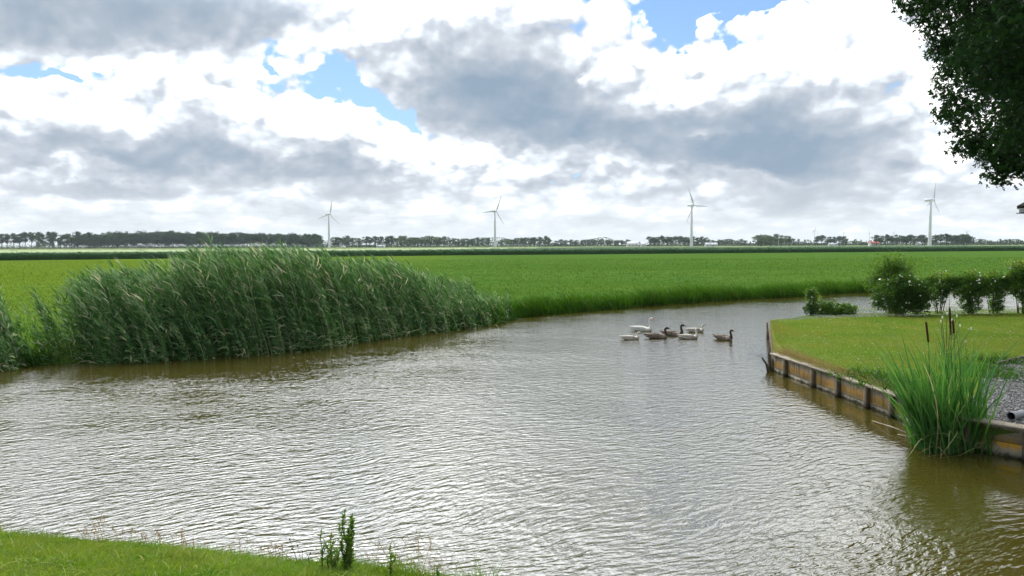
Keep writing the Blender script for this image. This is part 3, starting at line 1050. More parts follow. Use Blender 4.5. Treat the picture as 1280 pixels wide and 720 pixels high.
def reed_set(n):
    s = Soup()
    px = rng.uniform(-60, 640, n)
    keep = rng.random(n) < np.interp(px, DENS[:, 0], DENS[:, 1])
    clot = vnoise(px / 13.0, px * 0, 15) * .65 + vnoise(px / 4.5, px * 0, 16) * .35
    keep &= rng.random(n) < .22 + 1.35 * clot
    px = px[keep]
    n = len(px)
    front = np.array([tuple(at(p, np.interp(p, [q[0] for q in FAR_BANK_PX], [q[1] for q in FAR_BANK_PX]), 0.0)) for p in px])
    depth = np.where(rng.random(n) < .05, rng.uniform(-.9, -.2, n), rng.uniform(-0.3, 3.0, n))
    depth = np.where((px < 110) & (px > 18), rng.uniform(-0.1, 1.0, n), depth)
    X = front[:, 0] * (1 + depth / front[:, 1] * 0.9)
    Y = bank_y(X) + depth
    Z = np.maximum(bank_z(X, Y), -0.15)
    D = front[:, 1]
    pxs = project(np.stack([X, Y, Z], 1))[:, 0]
    top = np.interp(pxs, TOP[:, 0], TOP[:, 1])
    top = top + (vnoise(X * 1.1, Y * .7, 12) - .45) * 24 + (vnoise(X * 3.1, Y * 2, 13) - .4) * 16
    ztop = CAM_H - (top - horizon(pxs)) * (D + depth * 0.6) / F_PX
    h = (ztop - Z) * (0.84 + 0.22 * rng.random(n)) * np.where(rng.random(n) < 0.30, rng.uniform(.40, .85, n), 1.0)
    h *= np.where(depth < 0.3, rng.uniform(0.55, 1.0, n), 1.0) * np.where(depth < -.3, .6, 1.0)
    h *= np.where(rng.random(n) < .035, 1.10, 1.0)
    h = np.clip(h, 0.5, 3.9)
    gust = vnoise(X * 0.55, Y * 0.4, 3) + 0.25
    lean = np.stack([-0.16 - 0.20 * gust + rng.normal(0, .10, n), rng.normal(0.03, .09, n), np.ones(n)], 1)
    lean = lean / lean[:, 2:3]
    bendv = np.stack([-0.22 * gust + rng.normal(0, .03, n), rng.normal(0, .03, n), -0.02 + 0 * gust], 1)
    P = np.stack([X, Y, Z], 1)
    d0 = np.stack([lean[:, 0] * .35, lean[:, 1] * .5, lean[:, 2]], 1)
    V, Q, R = ribbons(P, d0, bendv, h * 0.98, np.full(n, 0.013), 4, prof=lambda t: 1 - .6 * t, var=np.where(rng.random(n) < .3, .94 + .05 * rng.random(n), .3 + .4 * rng.random(n)))
    s.add(V, Q, R)
    stemv = rng.normal(0, .10, n) + (rng.random(n) < .035) * .5
    for k in range(15):
        f = 0.10 + 0.88 * (k + rng.random(n) * .9) / 15
        pos = P + (h * .98)[:, None] * (d0 * f[:, None] + bendv * (f ** 2)[:, None])
        sidew = np.where(rng.random(n) < 0.72, -1.0, 1.0) * rng.uniform(.25, 1.0, n)
        lowf = np.clip(1.2 - f, .25, 1.0)
        up = 0.45 + 0.75 * f + rng.normal(0, .22, n)
        Dl = norm(np.stack([sidew * (1.05 - .35 * f), rng.normal(-.1, .5, n), up], 1))
        Bl = np.stack([-0.28 * f - .08 + 0 * f, rng.normal(0, .08, n), -0.45 * lowf - rng.random(n) * .22], 1)
        L = rng.uniform(.30, .58, n) * (0.75 + .3 * np.sin(f * 3.1)) * np.clip(h / 2.4, .55, 1.1)
        var = np.clip(rng.beta(1.5, 2.3, n) * .85 + .16 * f + stemv + np.where(rng.random(n) < .07, .45, 0) + np.where((f < .28) & (rng.random(n) < .35), .45, 0), 0, 1)
        V, Q, R = ribbons(pos, Dl, Bl, L, rng.uniform(.026, .052, n), 3, prof=lambda t: min(1.0, .35 + 3.0 * t) * (1 - t ** 1.8), var=var)
        s.add(V, Q, R)
    # the young plume at the tip: a few narrow leaves drawn together
    for k in range(4):
        pos = P + (h * .98)[:, None] * (d0 * .97 + bendv * .94)
        Dl = norm(np.stack([rng.normal(-.45, .18, n), rng.normal(0, .15, n), np.ones(n)], 1))
        V, Q, R = ribbons(pos, Dl, np.stack([-.2 + 0 * f, 0 * f, -.15 + 0 * f], 1), rng.uniform(.22, .42, n), rng.uniform(.016, .026, n), 3, var=np.clip(rng.beta(2, 2, n) * .8 + .15 + stemv, 0, 1))
        s.add(V, Q, R)
    # bent and broken blades at the foot
    m = n // 2
    i = rng.integers(0, n, m)
    Pb = P[i] + np.stack([rng.normal(0, .15, m), rng.uniform(-.45, .1, m), np.zeros(m)], 1)
    Pb[:, 2] = rng.uniform(-.05, .15, m)
    Dl = norm(np.stack([rng.normal(-.1, .6, m), rng.normal(-.35, .3, m), rng.uniform(.4, 1.2, m)], 1))
    Bl = np.stack([rng.normal(0, .3, m), rng.normal(-.15, .2, m), rng.uniform(-.9, -.2, m)], 1)
    V, Q, R = ribbons(Pb, Dl, Bl, rng.uniform(.3, .9, m), rng.uniform(.014, .026, m), 4, var=np.where(rng.random(m) < .35, .93 + .07 * rng.random(m), rng.random(m) * .7))
    s.add(V, Q, R)
    return s


tag(reed_set(5000).build('reeds', M['reed']), 'tall dark green reeds bending left along the far bank', 'reeds', kind='stuff')

# long grass on the far bank
s = Soup()
n = 26000
X = np.concatenate([rng.uniform(-26, 2, 5000), rng.uniform(-3, 44, n - 5000)])
off = np.concatenate([rng.uniform(-.1, 3.5, 5000), np.abs(rng.normal(0, 1.0, n - 5000)) - .12])
Y = bank_y(X) + off
Z = bank_z(X, Y)
clump = np.clip(vnoise(X * .9, Y * .5, 9) * .75 + vnoise(X * 3.3, Y * 1.6, 10) * .6 - .18, 0, 1.1)
h = (0.22 + 0.72 * clump) * rng.uniform(.6, 1.15, n) * np.interp(off, [-.1, .2, 1.2, 3], [.9, 1.15, .9, .45])
Dl = norm(np.stack([rng.normal(-.16, .26, n), rng.normal(-.06, .24, n), np.ones(n)], 1))
Bl = np.stack([rng.normal(-.28, .22, n), rng.normal(-.1, .2, n), rng.uniform(-.4, -.1, n)], 1)
kk = rng.random(n) < (.35 + clump)
X, Y, Z, Dl, Bl, h, clump, n = X[kk], Y[kk], Z[kk], Dl[kk], Bl[kk], h[kk], clump[kk], int(kk.sum())
V, Q, R = ribbons(np.stack([X, Y, Z - .02], 1), Dl, Bl, h * 1.15, rng.uniform(.014, .030, n), 3,
                  var=np.clip(rng.beta(1.6, 2.4, n) * (0.45 + .7 * clump) + (rng.random(n) < .025) * .6, 0, 1))
s.add(V, Q, R)
# coarse dark sedge in clumps along the waterline
n = 15000
X = np.concatenate([rng.uniform(-15.5, -9.0, 3500), rng.uniform(-1.5, 40, n - 3500)])
off = np.abs(rng.normal(0, .38, n)) - .15
kk = rng.random(n) < np.clip(vnoise(X * .8, X * 0, 18) * 1.1 + vnoise(X * 2.7, X * 0, 19) * .7 - .45, .06, 1)
X, off = X[kk], off[kk]
n = len(X)
Y = bank_y(X) + off
h = (.35 + .75 * vnoise(X * 1.7, X * 0, 20)) * rng.uniform(.6, 1.1, n)
Dl = norm(np.stack([rng.normal(-.14, .20, n), rng.normal(-.08, .18, n), np.ones(n)], 1))
V, Q, R = ribbons(np.stack([X, Y, bank_z(X, Y) - .03], 1), Dl, np.stack([rng.normal(-.25, .2, n), rng.normal(-.1, .2, n), rng.uniform(-.35, -.05, n)], 1), h, rng.uniform(.020, .036, n), 4,
                  var=np.clip(rng.beta(1.3, 3.0, n) * .85 + (rng.random(n) < .03) * .6, 0, 1))
s.add(V, Q, R)
tag(s.build('bank_grass', M['bank_grass']), 'long rough grass hanging over the far bank', 'grass', kind='stuff')

# meadow grass near enough to be seen as blades
s = Soup()
n = 90000
D = np.exp(rng.uniform(math.log(24), math.log(150), n))
X = rng.uniform(-.76, .76, n) * D
ok = D > bank_y(X) + 1.2
X, D = X[ok], D[ok]
n = len(X)
cl = vnoise(X * .5, D * .35, 21) * .5 + vnoise(X * .04 + D * .01, D * .16 - X * .04, 22) * .5
h = (0.06 + .22 * cl) * rng.uniform(.5, 1.3, n) * np.interp(X, [-20, 0], [.75, 1.0])
Dl = norm(np.stack([rng.normal(-.15, .4, n), rng.normal(0, .4, n), np.ones(n)], 1))
Bl = np.stack([rng.normal(-.2, .2, n), rng.normal(0, .2, n), rng.uniform(-.4, 0, n)], 1)
V, Q, R = ribbons(np.stack([X, D, bank_z(X, D) - .01], 1), Dl, Bl, h, .012 + D * .0005 * rng.uniform(.5, 1.3, n), 2, var=np.clip((cl - .5) * 2.0 + .40 + rng.normal(0, .22, n), 0, 1))
s.add(V, Q, R)
tag(s.build('meadow_grass', M['field_grass']), 'short green grass of the meadow beyond the water', 'grass', kind='stuff')

# lawn on the right
LAWN_PX = [(963, 401), (970, 425), (985, 443), (1052, 466), (1120, 489), (1190, 514), (1222, 490), (1232, 463), (1256, 454), (1300, 443), (1300, 385), (1140, 389), (1060, 391.5), (1010, 393.5)]
lawn_poly = [at(px, py, LZ) for px, py in LAWN_PX]
s = Soup()
n = 120000
X, Y = rand_in(lawn_poly, n)
cl = vnoise(X * 1.3, Y * .9, 31)
side = (X - corner.x) - (Y - corner.y) * (tip.x - corner.x) / (tip.y - corner.y)      # distance in from the left edge
wl = X - np.interp(Y, [w_end.y, corner.y], [w_end.x, corner.x])
wild = np.clip(1 - np.minimum(np.abs(side), np.where(Y < corner.y, np.abs(wl), 9)) / .55, 0, 1)
h = (.022 + .040 * cl) * rng.uniform(.6, 1.3, n) * (1 + 2.6 * wild * rng.random(n))
Dl = norm(np.stack([rng.normal(0, .55, n), rng.normal(0, .55, n), np.ones(n)], 1))
Bl = np.stack([rng.normal(0, .2, n), rng.normal(0, .2, n), rng.uniform(-.3, 0, n)], 1)
var = np.clip(cl * .6 + rng.normal(.15, .15, n) + wild * .35 * rng.random(n), 0, 1)
V, Q, R = ribbons(np.stack([X, Y, np.full(n, LZ - .022)], 1), Dl, Bl, h, rng.uniform(.006, .012, n), 2, var=var)
s.add(V, Q, R)
n = 26000                      # the same lawn where it runs on past the gravel
X, Y = rng.uniform(14, 24, n), rng.uniform(10.0, 34, n)
k = ~inside(X, Y, gp) & ~inside(X, Y, lawn_poly)
X, Y = X[k], Y[k]
n = len(X)
Dl = norm(np.stack([rng.normal(0, .55, n), rng.normal(0, .55, n), np.ones(n)], 1))
V, Q, R = ribbons(np.stack([X, Y, np.full(n, LZ - .022)], 1), Dl, np.stack([rng.normal(0, .2, n), rng.normal(0, .2, n), rng.uniform(-.3, 0, n)], 1), rng.uniform(.03, .08, n), rng.uniform(.010, .018, n), 2, var=np.clip(vnoise(X * 1.3, Y * .9, 31) * .6 + rng.normal(.15, .15, n), 0, 1))
s.add(V, Q, R)
tag(s.build('lawn_grass', M['lawn_grass']), 'mown yellowish grass of the lawn behind the board wall', 'grass', kind='stuff')

# clover blooms in the lawn: past three hundred, one object
X, Y = rand_in(lawn_poly, 800)
k = vnoise(X * .7, Y * .5, 41) > .38
tag(pebbles('clover_blooms', X[k], Y[k], LZ + .033, .006, .013, M['clover']), 'tiny white clover blooms dotted over the lawn', 'clover', kind='stuff')

# taller dry and green grass along the left and front edge of the lawn
s = Soup()
m = 420
f = rng.random(m)
e = np.array([tuple(corner.lerp(tip, float(q))) for q in f])
e[:, 0] += rng.uniform(-.06, .95, m) * rng.random(m)
e[:, 1] += rng.normal(0, .05, m)
e[:, 2] = LZ - .05
h = rng.uniform(.06, .26, m)
Dl = norm(np.stack([rng.normal(-.22, .25, m), rng.normal(-.1, .2, m), np.ones(m)], 1))
Bl = np.stack([rng.normal(-.25, .25, m), rng.normal(0, .2, m), rng.uniform(-.4, 0, m)], 1)
V, Q, R = ribbons(e, Dl, Bl, h, rng.uniform(.006, .012, m), 3, var=rng.random(m))
s.add(V, Q, R)
m = 1900
f = rng.random(m) ** 1.5
e = np.array([tuple(corner.lerp(w_end, float(q))) for q in f])
e[:, 0] += rng.uniform(.10, .45, m)
e[:, 2] = LZ - .03
h = rng.uniform(.06, .30, m) * np.interp(f, [0, .5, 1], [1.1, .9, .6])
Dl = norm(np.stack([rng.normal(-.3, .3, m), rng.normal(0, .3, m), np.ones(m)], 1))
V, Q, R = ribbons(e, Dl, np.stack([rng.normal(-.2, .25, m), rng.normal(0, .2, m), rng.uniform(-.4, 0, m)], 1), h, rng.uniform(.006, .011, m), 3, var=rng.random(m))
s.add(V, Q, R)
m = 1500
f = rng.random(m)
f = f[vnoise(f * 26, f * 0, 44) > .45]
m = len(f)
e = np.array([tuple(corner.lerp(w_end, float(q))) for q in f])
e[:, 0] += rng.uniform(-.02, .22, m)
e[:, 2] = LZ - .01
Dl = norm(np.stack([rng.normal(-.5, .4, m), rng.normal(0, .4, m), np.ones(m)], 1))
V, Q, R = ribbons(e, Dl, np.stack([rng.normal(-.3, .2, m), rng.normal(0, .2, m), rng.uniform(-1.0, -.3, m)], 1), rng.uniform(.08, .24, m), rng.uniform(.006, .011, m), 4, var=rng.random(m) * .35)
s.add(V, Q, R)
tag(s.build('dry_edge_grass', M['dry_grass']), 'straw coloured long grass along the edge of the lawn', 'grass', kind='stuff')

# rough green herbs at the foot of the lawn beside the cattails
s = Soup()
m = 2400
c = [at(1105, 478, LZ), at(1075, 470, LZ), at(1128, 484, LZ), at(1245, 452, LZ), at(1225, 462, LZ), at(1236, 470, LZ)]
i = rng.integers(0, len(c), m)
P = np.array([tuple(c[q]) for q in i]) + np.stack([rng.normal(.1, .30, m), rng.normal(0, .30, m), np.full(m, -.02)], 1)
Dl = norm(np.stack([rng.normal(0, .7, m), rng.normal(0, .7, m), np.ones(m)], 1))
V, Q, R = ribbons(P, Dl, np.stack([rng.normal(0, .2, m), rng.normal(0, .2, m), rng.uniform(-.8, -.2, m)], 1), rng.uniform(.12, .42, m), rng.uniform(.012, .030, m), 3, var=rng.random(m) * .8)
s.add(V, Q, R)
tag(s.build('rough_herbs', M['bank_grass']), 'dark rough herbs around the foot of the cattails and gravel', 'herbs', kind='stuff')

# grass of the near bank
s = Soup()
n = 170000
X = rng.uniform(-8.0, 0.9, n)
ey = np.interp(X, EDGE[:, 0], EDGE[:, 1])
Y = ey - np.abs(rng.uniform(-.06, 1, n) ** 1.2) * 3.4
Z = near_z(X, Y)
cl = vnoise(X * 1.8, Y * 1.8, 51) * .6 + vnoise(X * 6, Y * 6, 52) * .4
h = (.025 + .095 * cl ** 1.5) * rng.uniform(.5, 1.5, n) * np.interp(ey - Y, [0, .3], [1.5, 1.0])
Dl = norm(np.stack([rng.normal(0, .5, n), rng.normal(0, .5, n), np.ones(n)], 1))
Bl = np.stack([rng.normal(0, .3, n), rng.normal(0, .3, n), rng.uniform(-.5, 0, n)], 1)
V, Q, R = ribbons(np.stack([X, Y, Z - .005], 1), Dl, Bl, h, rng.uniform(.004, .009, n), 2, var=np.clip(cl * .7 + rng.normal(.14, .22, n) + (rng.random(n) < .03) * .5, 0, 1))
s.add(V, Q, R)
# coarser blades, leaning every way, some of them dead
n = 7000
X = rng.uniform(-8.0, 0.9, n)
ey = np.interp(X, EDGE[:, 0], EDGE[:, 1])
Y = ey - np.abs(rng.uniform(-.03, 1, n) ** 1.1) * 3.4
kk = vnoise(X * 2.2, Y * 2.2, 57) > .42
X, Y = X[kk], Y[kk]
n = len(X)
Dl = norm(np.stack([rng.normal(0, .6, n), rng.normal(0, .6, n), np.ones(n)], 1))
Bl = np.stack([rng.normal(0, .4, n), rng.normal(0, .4, n), rng.uniform(-.8, -.1, n)], 1)
V, Q, R = ribbons(np.stack([X, Y, near_z(X, Y) - .01], 1), Dl, Bl, rng.uniform(.09, .22, n), rng.uniform(.006, .013, n), 4, var=np.clip(rng.beta(1.6, 2, n) + (rng.random(n) < .12) * .5, 0, 1))
s.add(V, Q, R)
# longer tufts on the rim
m = 2600
xs = np.concatenate([rng.uniform(-1.75, .15, 1700), rng.uniform(-5.5, -1.0, 900)])
yy = np.interp(xs, EDGE[:, 0], EDGE[:, 1]) - rng.uniform(-.06, .25, m)
big = np.interp(xs, [-2.2, -1.5, -.9, -.3], [.35, .7, 1.0, 1.0]) * (vnoise(xs * 4, yy * 4, 55) * .9 + .3)
Dl = norm(np.stack([rng.normal(-.1, .25, m), rng.normal(.05, .25, m), np.ones(m)], 1))
V, Q, R = ribbons(np.stack([xs, yy, near_z(xs, yy) - .02], 1), Dl, np.stack([rng.normal(-.15, .25, m), rng.normal(0, .25, m), rng.uniform(-.4, 0, m)], 1), big * rng.uniform(.14, .46, m), rng.uniform(.004, .007, m), 4, var=np.clip(rng.beta(2, 2, m), 0, 1))
s.add(V, Q, R)
tag(s.build('near_bank_grass', M['near_grass']), 'bright green grass on the bank in the foreground', 'grass', kind='stuff')

# thin flowering grasses on the rim, against the water
s = Soup()
GR = [(128, 668, 640), (120, 667, 648), (140, 668, 628), (146, 670, 615), (165, 671, 640), (192, 677, 648), (186, 677, 655), (210, 682, 650), (237, 686, 648), (232, 686, 655), (243, 686, 665), (300, 694, 668), (330, 696, 668),
      (342, 700, 672), (352, 701, 676), (470, 722, 690), (500, 728, 668), (512, 728, 680), (522, 730, 664), (532, 732, 690), (540, 732, 662), (552, 735, 705), (560, 735, 690), (640, 742, 708), (700, 745, 706), (770, 748, 712), (785, 748, 703), (790, 748, 708)]
for px, pb, pt in GR:
    for q in range(4):
        g = at(px + rng.normal(0, 7), pb, .26)
        y0 = min(g.y, float(np.interp(g.x, EDGE[:, 0], EDGE[:, 1])) - .03)
        P0 = np.array([[g.x, y0, float(near_z(np.array([g.x]), np.array([y0]))[0]) - .01]])
        H = max(.10, (pb - pt) * y0 / F_PX * 1.12 * rng.uniform(.6, 1.0))
        Dl = norm(np.array([[rng.normal(-.05, .15), rng.normal(0, .1), 1.0]]))
        Bl = np.array([[rng.normal(-.12, .15), 0, -.05]])
        V, Q, R = ribbons(P0, Dl, Bl, np.array([H]), np.array([.0028]), 5, prof=lambda t: 1.0, var=np.array([rng.random()]))
        s.add(V, Q, R)
        # the loose panicle
        k = 14
        f = rng.uniform(.70, 1.0, k)
        pos = P0 + H * (Dl * f[:, None] + Bl * (f ** 2)[:, None])
        dd = norm(np.stack([rng.normal(0, .6, k), rng.normal(0, .5, k), rng.uniform(.3, 1, k)], 1))
        V, Q, R = ribbons(pos, dd, np.zeros((k, 3)), rng.uniform(.012, .035, k), np.full(k, .0028), 2, var=rng.uniform(.5, 1, k))
        s.add(V, Q, R)
tag(s.build('seed_grass', M['dry_grass']), 'thin reddish seed stalks standing on the rim of the near bank', 'grass', kind='stuff')

# the crop beyond the meadow: a rough canopy and the leaves of its front rows
mz_a, mz_b, mz_c = at(-120, 327.2, .5), at(560, 319.3, .5), at(1420, 312.4, .5)
xs = np.concatenate([np.linspace(mz_a.x, mz_c.x, 700)])
yf = np.interp(xs, [mz_a.x, mz_b.x, mz_c.x], [mz_a.y, mz_b.y, mz_c.y])
s = Soup()
dep = [0, 0.05, 1.2, 2.5, 4, 6, 9, 13, 18, 25, 34, 45, 60, 80, 110, 150]
Vc = []
for j, d in enumerate(dep):
    zz = np.full(len(xs), .48) if j == 0 else .5 + 1.45 + rng.normal(0, .10, len(xs)) + .25 * (vnoise(xs * .05, d * .1 + xs * 0, 61) - .5) - (.5 if j == 1 else 0)
    Vc.append(np.stack([xs + d * xs / yf * .8, yf + d + .5, zz], 1))
Vc = np.array(Vc)
nx, nd = len(xs), len(dep)
Qc = np.array([(j * nx + i, j * nx + i + 1, (j + 1) * nx + i + 1, (j + 1) * nx + i) for j in range(nd - 1) for i in range(nx - 1)])
pale = (xs[None, :] < -25 + np.array(dep)[:, None] * .3) & (np.array(dep)[:, None] > 3)
s.add(Vc.reshape(-1, 3), Qc, np.where(pale, .86, .35).reshape(-1) + rng.normal(0, .06, nx * nd))
n = 30000
X = rng.uniform(mz_a.x, mz_c.x, n)
dp = rng.exponential(2.5, n) - .2
Y = np.interp(X, [mz_a.x, mz_b.x, mz_c.x], [mz_a.y, mz_b.y, mz_c.y]) + dp
z0 = rng.uniform(.3, 1.55, n)
Dl = norm(np.stack([rng.normal(-.2, .7, n), rng.normal(-.2, .6, n), rng.uniform(.4, 1.1, n)], 1))
Bl = np.stack([rng.normal(-.1, .2, n), rng.normal(0, .2, n), rng.uniform(-.7, -.2, n)], 1)
V, Q, R = ribbons(np.stack([X, Y, .45 + z0], 1), Dl, Bl, rng.uniform(.5, .95, n), rng.uniform(.07, .14, n), 2, var=np.clip(rng.beta(2, 2, n) * .7 + z0 * .06, 0, .76))
s.add(V, Q, R)
n = 9000
X = rng.uniform(mz_a.x, mz_c.x, n)
dp = rng.uniform(1, 120, n)
X = np.where(X < -20 + dp * .3, X, X)
Y = np.interp(X, [mz_a.x, mz_b.x, mz_c.x], [mz_a.y, mz_b.y, mz_c.y]) + dp
Dl = norm(np.stack([rng.normal(-.2, .3, n), rng.normal(0, .3, n), np.ones(n)], 1))
V, Q, R = ribbons(np.stack([X * (1 + dp / Y * .7), Y, np.full(n, 1.75)], 1), Dl, np.zeros((n, 3)), rng.uniform(.25, .55, n), rng.uniform(.08, .16, n), 1,
                  var=np.where((X < -25) & (dp > 4), rng.uniform(.80, 1.0, n), rng.uniform(.3, .76, n)))
s.add(V, Q, R)
tag(s.build('maize_crop', M['maize']), 'dark green band of tall crop beyond the meadow', 'crop', kind='stuff')


# ------------------------------------------------------------------ trees
def leaf_quads(P, size, aspect=.6, flat=0.0):
    """single folded leaves (or leaf sprays) at points P"""
    n = len(P)
    d = norm(rng.normal(size=(n, 3)) + np.array([0, 0, -.15]))
    r = norm(np.cross(d, rng.normal(size=(n, 3)) * np.array([1, 1, 1 - flat])))
    nn = np.cross(d, r)
    size = np.broadcast_to(size, (n,))[:, None]
    a = P - d * size * .5
    b = P + r * size * aspect * .5 + nn * size * .12
    c = P + d * size * .5
    e = P - r * size * aspect * .5 + nn * size * .12
    V = np.stack([a, b, c, e], 1).reshape(-1, 3)
    Q = (np.arange(n) * 4)[:, None] + np.arange(4)[None]
    return V, Q


def far_tree_meshes(kind, seed):
    """unit-height crown and trunk as numpy soups"""
    r = np.random.default_rng(seed)
    tr = MB()
    if kind == 'open':        # row tree: bare trunk, loose lobes with sky between
        w, z0, lobes, q = .32, .17, 15, 50
    elif kind == 'round':
        w, z0, lobes, q = .46, .06, 16, 66
    elif kind == 'tall':
        w, z0, lobes, q = .20, .12, 10, 52
    else:                     # bush
        w, z0, lobes, q = .62, .02, 9, 60
    zc = (1 + z0) / 2
    cs = []
    for k in range(lobes):
        u = r.normal(size=3); u /= np.linalg.norm(u)
        rad = r.uniform(.45, .85)
        cs.append((u[0] * w * rad, u[1] * w * rad, zc + u[2] * (1 - z0) / 2 * rad * .92, r.uniform(.075, .14) * (1.3 if kind in ('round', 'bush') else 1.0)))
    cs.append((0, 0, zc, .14)); cs.append((w * .1, 0, zc + .2, .12)); cs.append((-w * .1, 0, zc - .15, .13))
    pts, var = [], []
    for (x, y, z, s) in cs:
        p = r.normal(size=(q, 3)); p /= np.linalg.norm(p, axis=1)[:, None]
        p *= (r.random(q) ** .5)[:, None] * s * np.array([1.15, 1.15, .85])
        pts.append(p + np.array([x, y, z]))
        var.append(np.clip(.35 + r.normal(0, .12) + r.normal(0, .15, q), 0, 1))
    pts, var = np.concatenate(pts), np.concatenate(var)
    pts[:, 2] = np.clip(pts[:, 2], .01, 1.02)
    V, Q = leaf_quads(pts, r.uniform(.04, .07, len(pts)), .75)
    if kind != 'bush':
        tr.tube([(0, 0, -.02), (r.normal(0, .008), 0, z0 * .6), (r.normal(0, .015), 0, zc), (r.normal(0, .02), 0, .85)], [.020, .016, .011, .004], 6)
        for (x, y, z, s) in cs[:8]:
            b = max(z0 * .8, z - .25)
            tr.tube([(0, 0, b), (x * .55, y * .55, (b + z) / 2 + .01), (x, y, z)], [.009, .006, .003], 4, cap=False)
    else:
        tr.tube([(0, 0, -.02), (0.02, 0, .3), (.05, 0, .6)], [.03, .02, .01], 5)
    return V, Q, np.repeat(var, 4), tr


def lobed_leaves(P, size):
    """three-lobed leaves: a middle lobe and two side lobes from one stalk"""
    n = len(P)
    d = norm(rng.normal(size=(n, 3)) + np.array([0, 0, -.35]))
    r = norm(np.cross(d, rng.normal(size=(n, 3))))
    nn = np.cross(d, r)
    size = np.broadcast_to(size, (n,))[:, None]
    out = []
    for ang, k in ((0.0, 1.0), (0.95, .80), (-0.95, .80)):
        dd = d * math.cos(ang) + r * math.sin(ang) + nn * (.25 if ang else 0)
        rr = r * math.cos(ang) - d * math.sin(ang)
        a, c = P, P + dd * size * k
        m = P + dd * size * k * .55
        out.append(np.stack([a, m + rr * size * .24 + nn * size * .05, c, m - rr * size * .24 + nn * size * .05], 1))
    V = np.concatenate(out, 1).reshape(-1, 3)
    Q = (np.arange(n * 3) * 4)[:, None] + np.arange(4)[None]
    return V, Q


PROTO = {}
for kind, cnt in (('open', 5), ('round', 4), ('tall', 3), ('bush', 3)):
    for k in range(cnt):
        for pale in (False, True):
            V, Q, R, tr = far_tree_meshes(kind, 100 + k * 7 + len(kind) * 31)
            o = np_obj('crown', V, [Q], M['tree_far_pale' if pale else 'tree_far'], None, R)
            t_ = tr.build('trunk', M['far_bark'], None, True)
            PROTO[(kind, k, pale)] = (o.data, t_.data)
            bpy.data.objects.remove(o)
            bpy.data.objects.remove(t_)


def far_tree(name, kind, pale, px, top, dist, label, group, wide=1.0, cat='tree'):
    cnt = {'open': 5, 'round': 4, 'tall': 3, 'bush': 3}[kind]
    cm, tm = PROTO[(kind, random.randrange(cnt), pale)]
    p = at_d(px, 306, dist)
    h = (float(horizon(px)) - top) * dist / F_PX + CAM_H - .5
    t = empty(name, (p.x, dist, .5), label, cat, group, random.uniform(0, 6.28))
    t.scale = (h * wide, h * wide, h)
    for nm, me in (('crown', cm), ('trunk', tm)):
        c = bpy.data.objects.new(nm, me)
        COL.objects.link(c)
        c.parent = t
    return t


def row(x0, x1, step, kind, pale, top, dist, name, label, group, jt=1.2, wide=1.0, cat='tree'):
    px = x0
    while px <= x1:
        far_tree(name, kind, pale, px + random.uniform(-.25, .25) * step, top + random.uniform(-jt, jt), dist + random.uniform(-30, 30), label, group, wide * random.uniform(.85, 1.15), cat)
        px += step * random.uniform(.85, 1.15)


row(-14, 112, 7.6, 'open', False, 289.2, 1150, 'row_tree', 'slender row tree with bare trunk and sky between, far left horizon', 'open row of trees on the far left', .9, 1.05)
# the dense wood between this row and the first turbine reads as one mass
s = Soup()
st = MB()
px = 46.0
while px < 402:
    for lay in range(2):
        q = px + random.uniform(-3, 3)
        if q < 92 and lay == 1:
            continue
        dist = 1210 + lay * 25 + random.uniform(-15, 15)
        top = np.interp(q, [40, 92, 100, 150, 180, 200, 235, 300, 340, 400], [301, 299, 290.5, 288, 287, 286.2, 288.5, 288.2, 289.5, 291.5]) + random.uniform(-.7, .7) + lay * .8
        h = (float(horizon(q)) - top) * dist / F_PX + CAM_H - .5
        V, Q, R, tr = far_tree_meshes(random.choice(['round', 'round', 'tall']), random.randrange(10 ** 6))
        p = at_d(q, 306, dist)
        s.add(V * np.array([h * 1.1, h * 1.1, h]) + np.array([p.x, dist, .4]), Q, R)
    px += 5.2
# undergrowth along the foot of the wood
n = 8000
q = rng.uniform(-20, 405, n)
P = np.stack([(q - 640) / F_PX * 1190, rng.uniform(1175, 1200, n), .5 + np.abs(rng.normal(0, 3.0, n))], 1)
q2 = rng.uniform(112, 400, 5000)
P = np.concatenate([P, np.stack([(q2 - 640) / F_PX * 1215, rng.uniform(1205, 1225, 5000), .5 + np.minimum(np.abs(rng.normal(0, 6.0, 5000)), 12)], 1)])
n = len(P)
V, Q = leaf_quads(P, rng.uniform(.9, 1.8, n), .8)
s.add(V, Q, np.repeat(rng.beta(2, 2.5, n), 4))
tag(s.build('woodland', M['tree_far']), 'dense dark wood along the horizon left of the first turbine', 'wood', kind='stuff')

s = Soup()
n = 30000
q = rng.uniform(395, 1310, n)
top = np.clip(vnoise(q * .045, q * 0, 91) * 1.6 - .05, .35, 1.3) * np.where((q > 770) & (q < 812), .35, 1) * np.where((q > 1060) & (q < 1095), .5, 1) * np.where(q > 1215, .6, 1)
yy = 1285 + rng.uniform(-12, 12, n)
P = np.stack([(q - 640) / F_PX * yy, yy, .5 + np.minimum(np.abs(rng.normal(0, 7.0, n)), 11.5) * top], 1)
V, Q = leaf_quads(P, rng.uniform(1.2, 2.4, n), .8)
s.add(V, Q, np.repeat(rng.beta(2, 2.5, n), 4))
tag(s.build('hedgerow', M['tree_far']), 'low distant hedgerow behind the separate trees on the horizon', 'hedge', kind='stuff')

